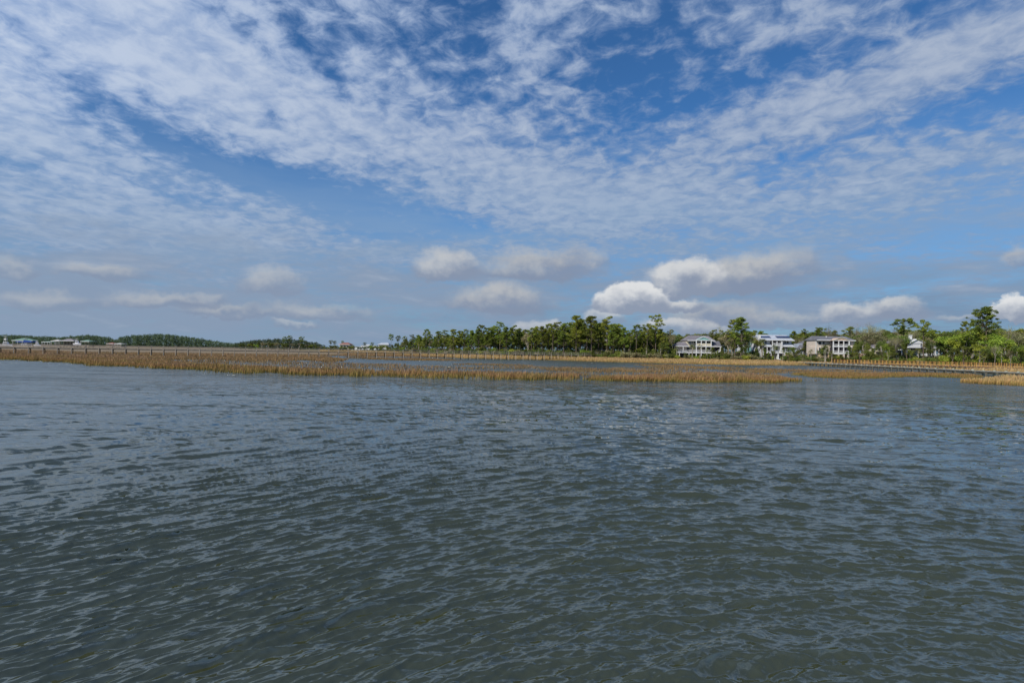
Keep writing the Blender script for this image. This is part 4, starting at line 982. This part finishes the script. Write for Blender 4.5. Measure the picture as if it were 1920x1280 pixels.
WORD = {'pine_sparse': 'open-crowned tall pine', 'pine_full': 'dense bushy green pine', 'pine_top': 'slim pine with tufted top', 'pine_umb': 'flat-topped spreading pine', 'oak': 'dark rounded evergreen tree', 'bright': 'bright yellow-green spreading tree', 'brown': 'brownish winter tree', 'bare': 'leafless grey tree', 'palm': 'palmetto with ball of fronds', 'shrub': 'low waterside shrub'}
used = {}
PLACED = []
rgT = random.Random(77)
def place(kind, px, top, Y, width=1.0, var=None, row='front', lean=0.0, zb=None, rz=None):
    v_ = PROTO[kind]; i = rgT.randrange(len(v_)) if var is None else var
    p = v_[i]; first = id(p) not in used; used[id(p)] = 1
    o = p if first else copy_tree(p)
    z0 = 1.4 if zb is None else zb
    x = XY(px, Y); hgt = max(.8, Z(px, top, Y) - z0); s_ = hgt / NATIVE[kind]
    sw = (s_ ** .75 if kind.startswith('pine') else s_) * width
    o.location = (x, Y, z0 - .1); o.scale = (sw, sw, s_); o.rotation_euler = (0, lean, rgT.random() * 6.28 if rz is None else rz)
    PLACED.append((kind, px, row, o)); return o
def ty(px): return interp(px, TREEL)
# skyline pines read off the photograph: kind, px, top py, extra depth, width
for k_, px, top, dY, w_ in [
    ('pine_umb', 733, 625, 60, .8), ('pine_umb', 746, 628, 50, .7), ('pine_umb', 758, 629, 30, .7), ('pine_sparse', 772, 626, 10, .8), ('pine_full', 784, 626, 5, .9), ('pine_sparse', 799, 615, 8, .9), ('pine_top', 806, 620, 3, .8),
    ('pine_full', 822, 619, 6, .95), ('pine_sparse', 834, 617, 12, .9), ('pine_full', 850, 615, 4, 1), ('pine_full', 862, 618, 10, .9), ('pine_sparse', 870, 615, 5, .9), ('pine_full', 884, 617, 8, 1), ('pine_full', 897, 614, 3, .95), ('pine_umb', 903, 607, 12, .8),
    ('pine_full', 915, 612, 5, 1), ('pine_full', 925, 608, 9, 1), ('pine_sparse', 937, 601, 6, .9), ('pine_full', 949, 610, 4, .95), ('pine_sparse', 962, 609, 9, .9), ('pine_full', 972, 613, 14, .9), ('pine_sparse', 996, 612, 5, .9), ('pine_full', 1004, 609, 10, .9),
    ('pine_full', 1016, 609, 4, .95), ('pine_sparse', 1028, 604, 8, .95), ('pine_top', 1036, 606, 3, 1), ('pine_sparse', 1045, 601, 7, .95), ('pine_full', 1057, 603, 4, 1), ('pine_sparse', 1068, 603, 9, .9), ('pine_full', 1080, 588, 3, 1.08), ('pine_full', 1089, 594, 11, .95),
    ('pine_sparse', 1100, 594, 5, .9), ('pine_full', 1109, 589, 2, 1.05), ('pine_sparse', 1122, 604, 9, .9), ('pine_sparse', 1138, 592, 4, 1.0), ('pine_top', 1130, 605, 8, .9), ('pine_full', 1150, 604, 2, .9), ('pine_full', 1161, 604, 6, .95), ('pine_full', 1170, 611, 3, .8),
    ('pine_top', 1182, 616, 8, .8), ('pine_sparse', 1193, 606, 5, .95), ('pine_sparse', 1207, 611, 8, .8), ('pine_sparse', 1213, 604, 2, .9), ('pine_sparse', 1229, 587, 4, 1.0), ('pine_full', 1238, 614, 8, .75), ('pine_sparse', 1256, 617, 12, .9), ('pine_full', 1245, 620, 2, .7),
    ('pine_sparse', 1338, 616, 28, .9), ('pine_sparse', 1353, 617, 34, .8), ('pine_sparse', 1378, 596, 5, 1.15), ('pine_full', 1390, 591, 1, 1.15), ('pine_top', 1417, 617, 16, .9), ('pine_full', 1427, 618, 22, .8),
    ('pine_full', 1487, 618, 45, .8), ('pine_sparse', 1510, 616, 45, .9), ('pine_sparse', 1530, 611, 40, .9), ('pine_top', 1541, 612, 44, .8), ('pine_top', 1563, 618, 48, .8), ('pine_top', 1592, 611, 46, 1.0),
    ('pine_umb', 1694, 594, 10, 1.1), ('pine_sparse', 1731, 598, 12, 1.0), ('pine_top', 1749, 616, 20, .9), ('pine_sparse', 1812, 599, 14, .8), ('pine_sparse', 1848, 571, 2, 1.05), ('pine_umb', 1842, 578, 4, 1.0)]:
    place(k_, px, top, ty(px) + dY, w_)
place('pine_top', 1178, 622, ty(1178) - 1, .6, lean=.16, rz=0)
px = 752
while px < 1255:
    sk = interp(px, [(752, 636), (790, 625), (850, 622), (900, 620), (940, 614), (1000, 617), (1080, 602), (1140, 606), (1180, 622), (1230, 612), (1255, 626)])
    place(rgT.choice(['pine_full', 'pine_full', 'pine_sparse']), px, sk + rgT.uniform(-2, 9), ty(px) + rgT.uniform(12, 30), rgT.uniform(.95, 1.15), row='second'); px += rgT.uniform(6.5, 9.5)
# under-storey behind the front row in the grove
px = 735
while px < 1260:
    place(rgT.choice(['oak', 'oak', 'oak', 'pine_full', 'brown']), px, rgT.uniform(632, 642) + (657 - interp(px, [(735, 652), (1260, 659)])), ty(px) + rgT.uniform(8, 30), rgT.uniform(.9, 1.2), row='mid'); px += rgT.uniform(7, 12)
px = 745
while px < 1262:
    place(rgT.choice(['oak', 'pine_full', 'brown', 'oak']), px, interp(px, [(745, 640), (800, 632), (900, 626), (1060, 624), (1180, 626), (1262, 630)]) + rgT.uniform(-2, 6), ty(px) + rgT.uniform(35, 60), rgT.uniform(1.1, 1.5), row='back'); px += rgT.uniform(8, 12)
for lo_, hi_, dY_ in ((728, 1262, 5), (740, 1262, 14), (1262, 1950, 24), (1345, 1420, 8), (1488, 1500, 6), (1608, 1690, 8), (1760, 1950, 4)):
    px = lo_
    while px < hi_:
        Y = ty(px) + dY_ + rgT.uniform(-3, 3); hg = rgT.uniform(3.0, 6.0)
        place('shrub', px, 656.8 + .0165 * (px - 960) - (hg + 1.4 - H) * F / Y, Y, rgT.uniform(.8, 1.1), var=rgT.choice([0, 1, 0, 1, 2, 3]), row='thicket' + ('b' if (dY_ in (14, 24)) else '')); px += rgT.uniform(11, 16)
# wood behind the houses
px = 1215
while px < 1990:
    tb = interp(px, [(1215, 624), (1260, 622), (1320, 624), (1420, 621), (1440, 627), (1480, 626), (1520, 618), (1600, 619), (1700, 614), (1760, 617), (1880, 612), (1990, 612)])
    place(rgT.choice(['brown', 'oak', 'oak', 'brown', 'oak', 'pine_full', 'pine_full', 'pine_top']), px, tb + rgT.uniform(-3, 6), ty(px) + rgT.uniform(50, 80), rgT.uniform(.9, 1.25), row='back'); px += rgT.uniform(6.5, 10)
px = 1262
while px < 1940:
    tb = interp(px, [(1262, 628), (1420, 628), (1440, 634), (1486, 634), (1520, 628), (1700, 624), (1940, 620)])
    place(rgT.choice(['brown', 'oak', 'bare', 'oak', 'oak']), px, tb + rgT.uniform(-8, 4), ty(px) + rgT.uniform(32, 46), rgT.uniform(.8, 1.1), row='back'); px += rgT.uniform(9, 15)
# trees standing among the houses
for k_, px, top, dY, w_ in [('oak', 1253, 640, 2, .8), ('oak', 1240, 645, 0, .9), ('oak', 1268, 655, -1, .6), ('palm', 1269, 648, -3, .9), ('palm', 1298, 645, -6, 1), ('palm', 1313, 644.5, -6, .9), ('oak', 1334, 648, -3, .45), ('palm', 1373, 645, -4, 1.2), ('brown', 1366, 620, 9, .8),
    ('brown', 1372, 630, 3, .6), ('brown', 1398, 618, 16, .8), ('brown', 1412, 628, 12, .6), ('oak', 1396, 645, -2, .7), ('oak', 1420, 634, 0, .55), ('palm', 1429, 634, -3, 1.2), ('oak', 1418, 650, -3, .7), ('palm', 1453, 645.5, -5, 1.1), ('oak', 1440, 659, -5, .7), ('oak', 1490, 648, -3, .8), ('oak', 1497, 652, -1, .7),
    ('palm', 1521, 654, -6, 1), ('brown', 1523, 633, 20, .7), ('oak', 1504, 662, -6, .6), ('oak', 1551, 645, -4, .62), ('palm', 1546, 655, -6, 1), ('palm', 1560, 657, -7, 1), ('oak', 1567, 662, -7, .6), ('oak', 1594, 645, -4, .62), ('oak', 1612, 636, 4, .75), ('oak', 1602, 658, -4, .8), ('brown', 1620, 620, 14, 1.0), ('oak', 1628, 640, 6, .8), ('brown', 1638, 622, 20, .9),
    ('oak', 1636, 650, 12, .6), ('bright', 1664, 642, -2, .75), ('oak', 1672, 622, 4, .9), ('brown', 1684, 626, 8, .8), ('oak', 1677, 645, -3, .9), ('bare', 1680, 628, -1, .9), ('oak', 1655, 634, 8, .7), ('oak', 1700, 632, 6, .6), ('oak', 1706, 652, -3, .7), ('palm', 1722, 652, -4, 1.1), ('brown', 1745, 628, 10, .7), ('oak', 1742, 634, 6, .6),
    ('oak', 1770, 636, 3, .9), ('bright', 1782, 632, -2, 1.1), ('bright', 1796, 622, 3, 1.15), ('oak', 1788, 648, -6, .9), ('bright', 1822, 616, 0, 1.2), ('bright', 1845, 610, 4, 1.2), ('bright', 1862, 622, 0, 1.1), ('oak', 1808, 645, -6, 1.0), ('bright', 1835, 642, -6, 1.1), ('oak', 1855, 645, -5, 1.0), ('bare', 1884, 614, 6, 1.2), ('bare', 1898, 622, 12, 1.0), ('bare', 1866, 645, -8, .7), ('oak', 1845, 650, -9, .6),
    ('brown', 1905, 622, 30, 1.0), ('oak', 1912, 642, -8, .9), ('bright', 1922, 646, -10, .8), ('brown', 1895, 652, -9, .6), ('palm', 1878, 660, -9, .8), ('bare', 1632, 607, 40, 1.0), ('bare', 1560, 612, 44, 1.0), ('bare', 1606, 611, 46, 1.0), ('bare', 1650, 608, 44, 1.0), ('bare', 1708, 612, 30, .9),
    ('palm', 1548, 644, -6, 1.2), ('oak', 1541, 650, -5, .55), ('oak', 1556, 658, -6, .5), ('oak', 1600, 645, -3, .7), ('oak', 1434, 655, -5, .5), ('palm', 1468, 652, -6, 1), ('palm', 1326, 652, -6, .9), ('oak', 1354, 648, -5, .5), ('oak', 1284, 659, -6, .5), ('oak', 1322, 660, -7, .5), ('oak', 1345, 655, -5, .5), ('oak', 1447, 655, -6, .5), ('oak', 1477, 658, -6, .6), ('oak', 1536, 655, -5, .6), ('oak', 1575, 663, -7, .5), ('bright', 1332, 661, -8, .5), ('oak', 1433, 650, -4, .5), ('bare', 1260, 618, 8, .9), ('bare', 1345, 612, 30, .8), ('palm', 785, 640, -3, 1), ('palm', 844, 644, -4, 1), ('palm', 1040, 650, -3, 1), ('palm', 1010, 651, -4, .9), ('palm', 1212, 646, -4, 1), ('palm', 1238, 648, -4, 1), ('brown', 990, 620, 10, .9), ('palm', 1182, 655, -4, .9)]:
    place(k_, px, top, ty(px) + dY, w_)
# waterside shrubs, one broken row
px = 722
while px < 1960:
    gap = any(a < px < b for a, b in [(1278, 1284), (1457, 1469), (1580, 1588), (1614, 1640)])
    if not gap:
        hgt = rgT.uniform(2.0, 4.4) if px < 1262 or px > 1760 else rgT.uniform(1.7, 3.5)
        Y = ty(px) - rgT.uniform(2, 6)
        topy = 640 + 16.8 + .0165 * (px - 960) - (hgt + 1.3 - H) * F / Y
        place('shrub', px, topy, Y, rgT.uniform(.9, 1.5), row='shrub', zb=1.1)
    px += rgT.uniform(6.5, 10.5)
# low scrub, pines and palms on the far creek end
for k_, px, top, Y, w_ in [('pine_umb', 533, 630, 600, .8), ('pine_umb', 543, 628, 600, .9), ('pine_umb', 565, 630, 590, .9), ('pine_umb', 620, 637, 560, .9), ('pine_umb', 627, 638, 555, .8), ('pine_umb', 684, 641, 540, .7), ('pine_umb', 698, 641, 545, .7), ('pine_umb', 642, 638, 575, .6)]:
    place(k_, px, top, Y, w_, zb=.8)
px = 452
while px < 735:
    place(rgT.choice(['oak', 'brown', 'oak', 'bright']), px, interp(px, [(452, 643), (500, 640), (560, 642), (605, 647), (735, 646.5)]) + rgT.uniform(-1, 3), rgT.uniform(480, 530) if px > 610 else rgT.uniform(580, 640), rgT.uniform(1.2, 1.8), row='scrub', zb=.6)
    px += rgT.uniform(5, 8)
# labels
ZONES = [(0, 600, 'on the low far shore beyond the pier'), (600, 722, 'by the distant white buildings'), (722, 870, 'at the thin left end of the wooded shore'), (870, 980, 'behind the pier left of the blue-roofed house'), (980, 1090, 'between the blue-roofed and half-hidden white house'), (1090, 1165, 'around the half-hidden white house'),
         (1165, 1262, 'near the leaning pine left of the teal house'), (1262, 1358, 'by the teal gabled house'), (1358, 1424, 'between the teal and the solar-roofed house'), (1424, 1488, 'by the white solar-roofed house'), (1488, 1534, 'by the grey-blue house'), (1534, 1608, 'by the beige screened-porch house'),
         (1608, 1688, 'around the cream dormer house'), (1688, 1762, 'by the white chimney house'), (1762, 1880, 'in the bright clump at the right'), (1880, 2100, 'at the right edge of the photo')]
ROWW = {'front': '', 'second': 'in the second row', 'mid': 'behind the front pines', 'back': 'in the wood behind', 'shrub': '', 'scrub': '', 'thicket': 'of the thicket behind the front row', 'thicketb': 'of the deeper thicket'}
TENS = {20: 'twenty', 30: 'thirty', 40: 'forty'}
ORD = ['first', 'second', 'third', 'fourth', 'fifth', 'sixth', 'seventh', 'eighth', 'ninth', 'tenth', 'eleventh', 'twelfth', 'thirteenth', 'fourteenth', 'fifteenth', 'sixteenth', 'seventeenth', 'eighteenth', 'nineteenth', 'twentieth']
ORD += [TENS[t] + '-' + o_ for t in (20, 30, 40) for o_ in ORD[:9]]
bins = {}
for rec in PLACED:
    zi = [i for i, z in enumerate(ZONES) if z[0] <= rec[1] < z[1]][0]; bins.setdefault((rec[0], rec[2], zi), []).append(rec)
PL = {'pine tree': 'pines', 'evergreen tree': 'evergreen trees', 'green tree': 'bright green trees', 'winter tree': 'winter trees', 'bare tree': 'bare trees', 'palm tree': 'palmettos', 'shrub': 'waterside shrubs'}
for (kind, row, zi), lst in bins.items():
    lst.sort(key=lambda r_: r_[1]); w_ = WORD[kind] + (' ' + ROWW[row] if ROWW[row] else '')
    for i, r_ in enumerate(lst):
        lab = w_ + ' ' + ZONES[zi][2] if len(lst) == 1 else (ORD[i] + ' from left, ' + w_ + ' ' + ZONES[zi][2])
        tag(r_[3], ' '.join(lab.split()[:16]), CATS[kind], PL[CATS[kind]] + ' along the far shore')
# far woods that read as one mass
def far_wood(name, prof, Y, depth, label, seed, m_=M_far, step=1.8, zb=1.0):
    rng = random.Random(seed); cen, rad = [], []; px = prof[0][0]; tr = MB()
    while px < prof[-1][0]:
        for _ in range(2):
            Yp = Y + rng.random() * depth; top = interp(px, prof) + rng.choice((rng.uniform(-.8, 2.2), rng.uniform(-1.8, .5), rng.uniform(0, 2.4))) ; x = XY(px + rng.uniform(-2, 2), Yp); zt = Z(px, top, Yp)
            r_ = rng.uniform(2.0, 3.6); z = zt - r_ * .5
            while z > zb:
                cen.append((x + rng.uniform(-1.5, 1.5), Yp + rng.uniform(-2, 2), z)); rad.append(r_ * rng.uniform(.7, 1.15)); z -= r_ * 1.1
        px += step
    n_ = int(len(cen) * 42); co = leaf_cloud(cen, rad, n_, .62, seed, .75)
    me = np_mesh(name, co, np.arange(len(co)).reshape(-1, 4)); me.materials.append(m_)
    o = bpy.data.objects.new(name, me); C.objects.link(o); tag(o, label, 'wood', kind='stuff')
far_wood('distant_wood', [(-90, 628), (0, 628), (60, 630), (110, 632.5), (124, 631), (165, 628), (200, 632), (216, 638), (232, 630), (260, 628.5), (300, 626.5), (330, 629), (370, 634), (400, 639), (425, 643), (462, 645)], 830, 60, 'dark green pine wood on the far left horizon', 201)
far_wood('distant_wood', [(440, 644), (460, 640), (490, 636.5), (520, 635.5), (560, 637), (590, 642), (610, 648.5)], 820, 60, 'lower rounded wood between the far left wood and the creek end', 202)
far_wood('distant_wood', [(600, 650.8), (660, 651), (760, 651.5), (860, 652)], 1500, 80, 'very thin distant tree line closing the creek', 203, step=3)
print('trees', len(PLACED))
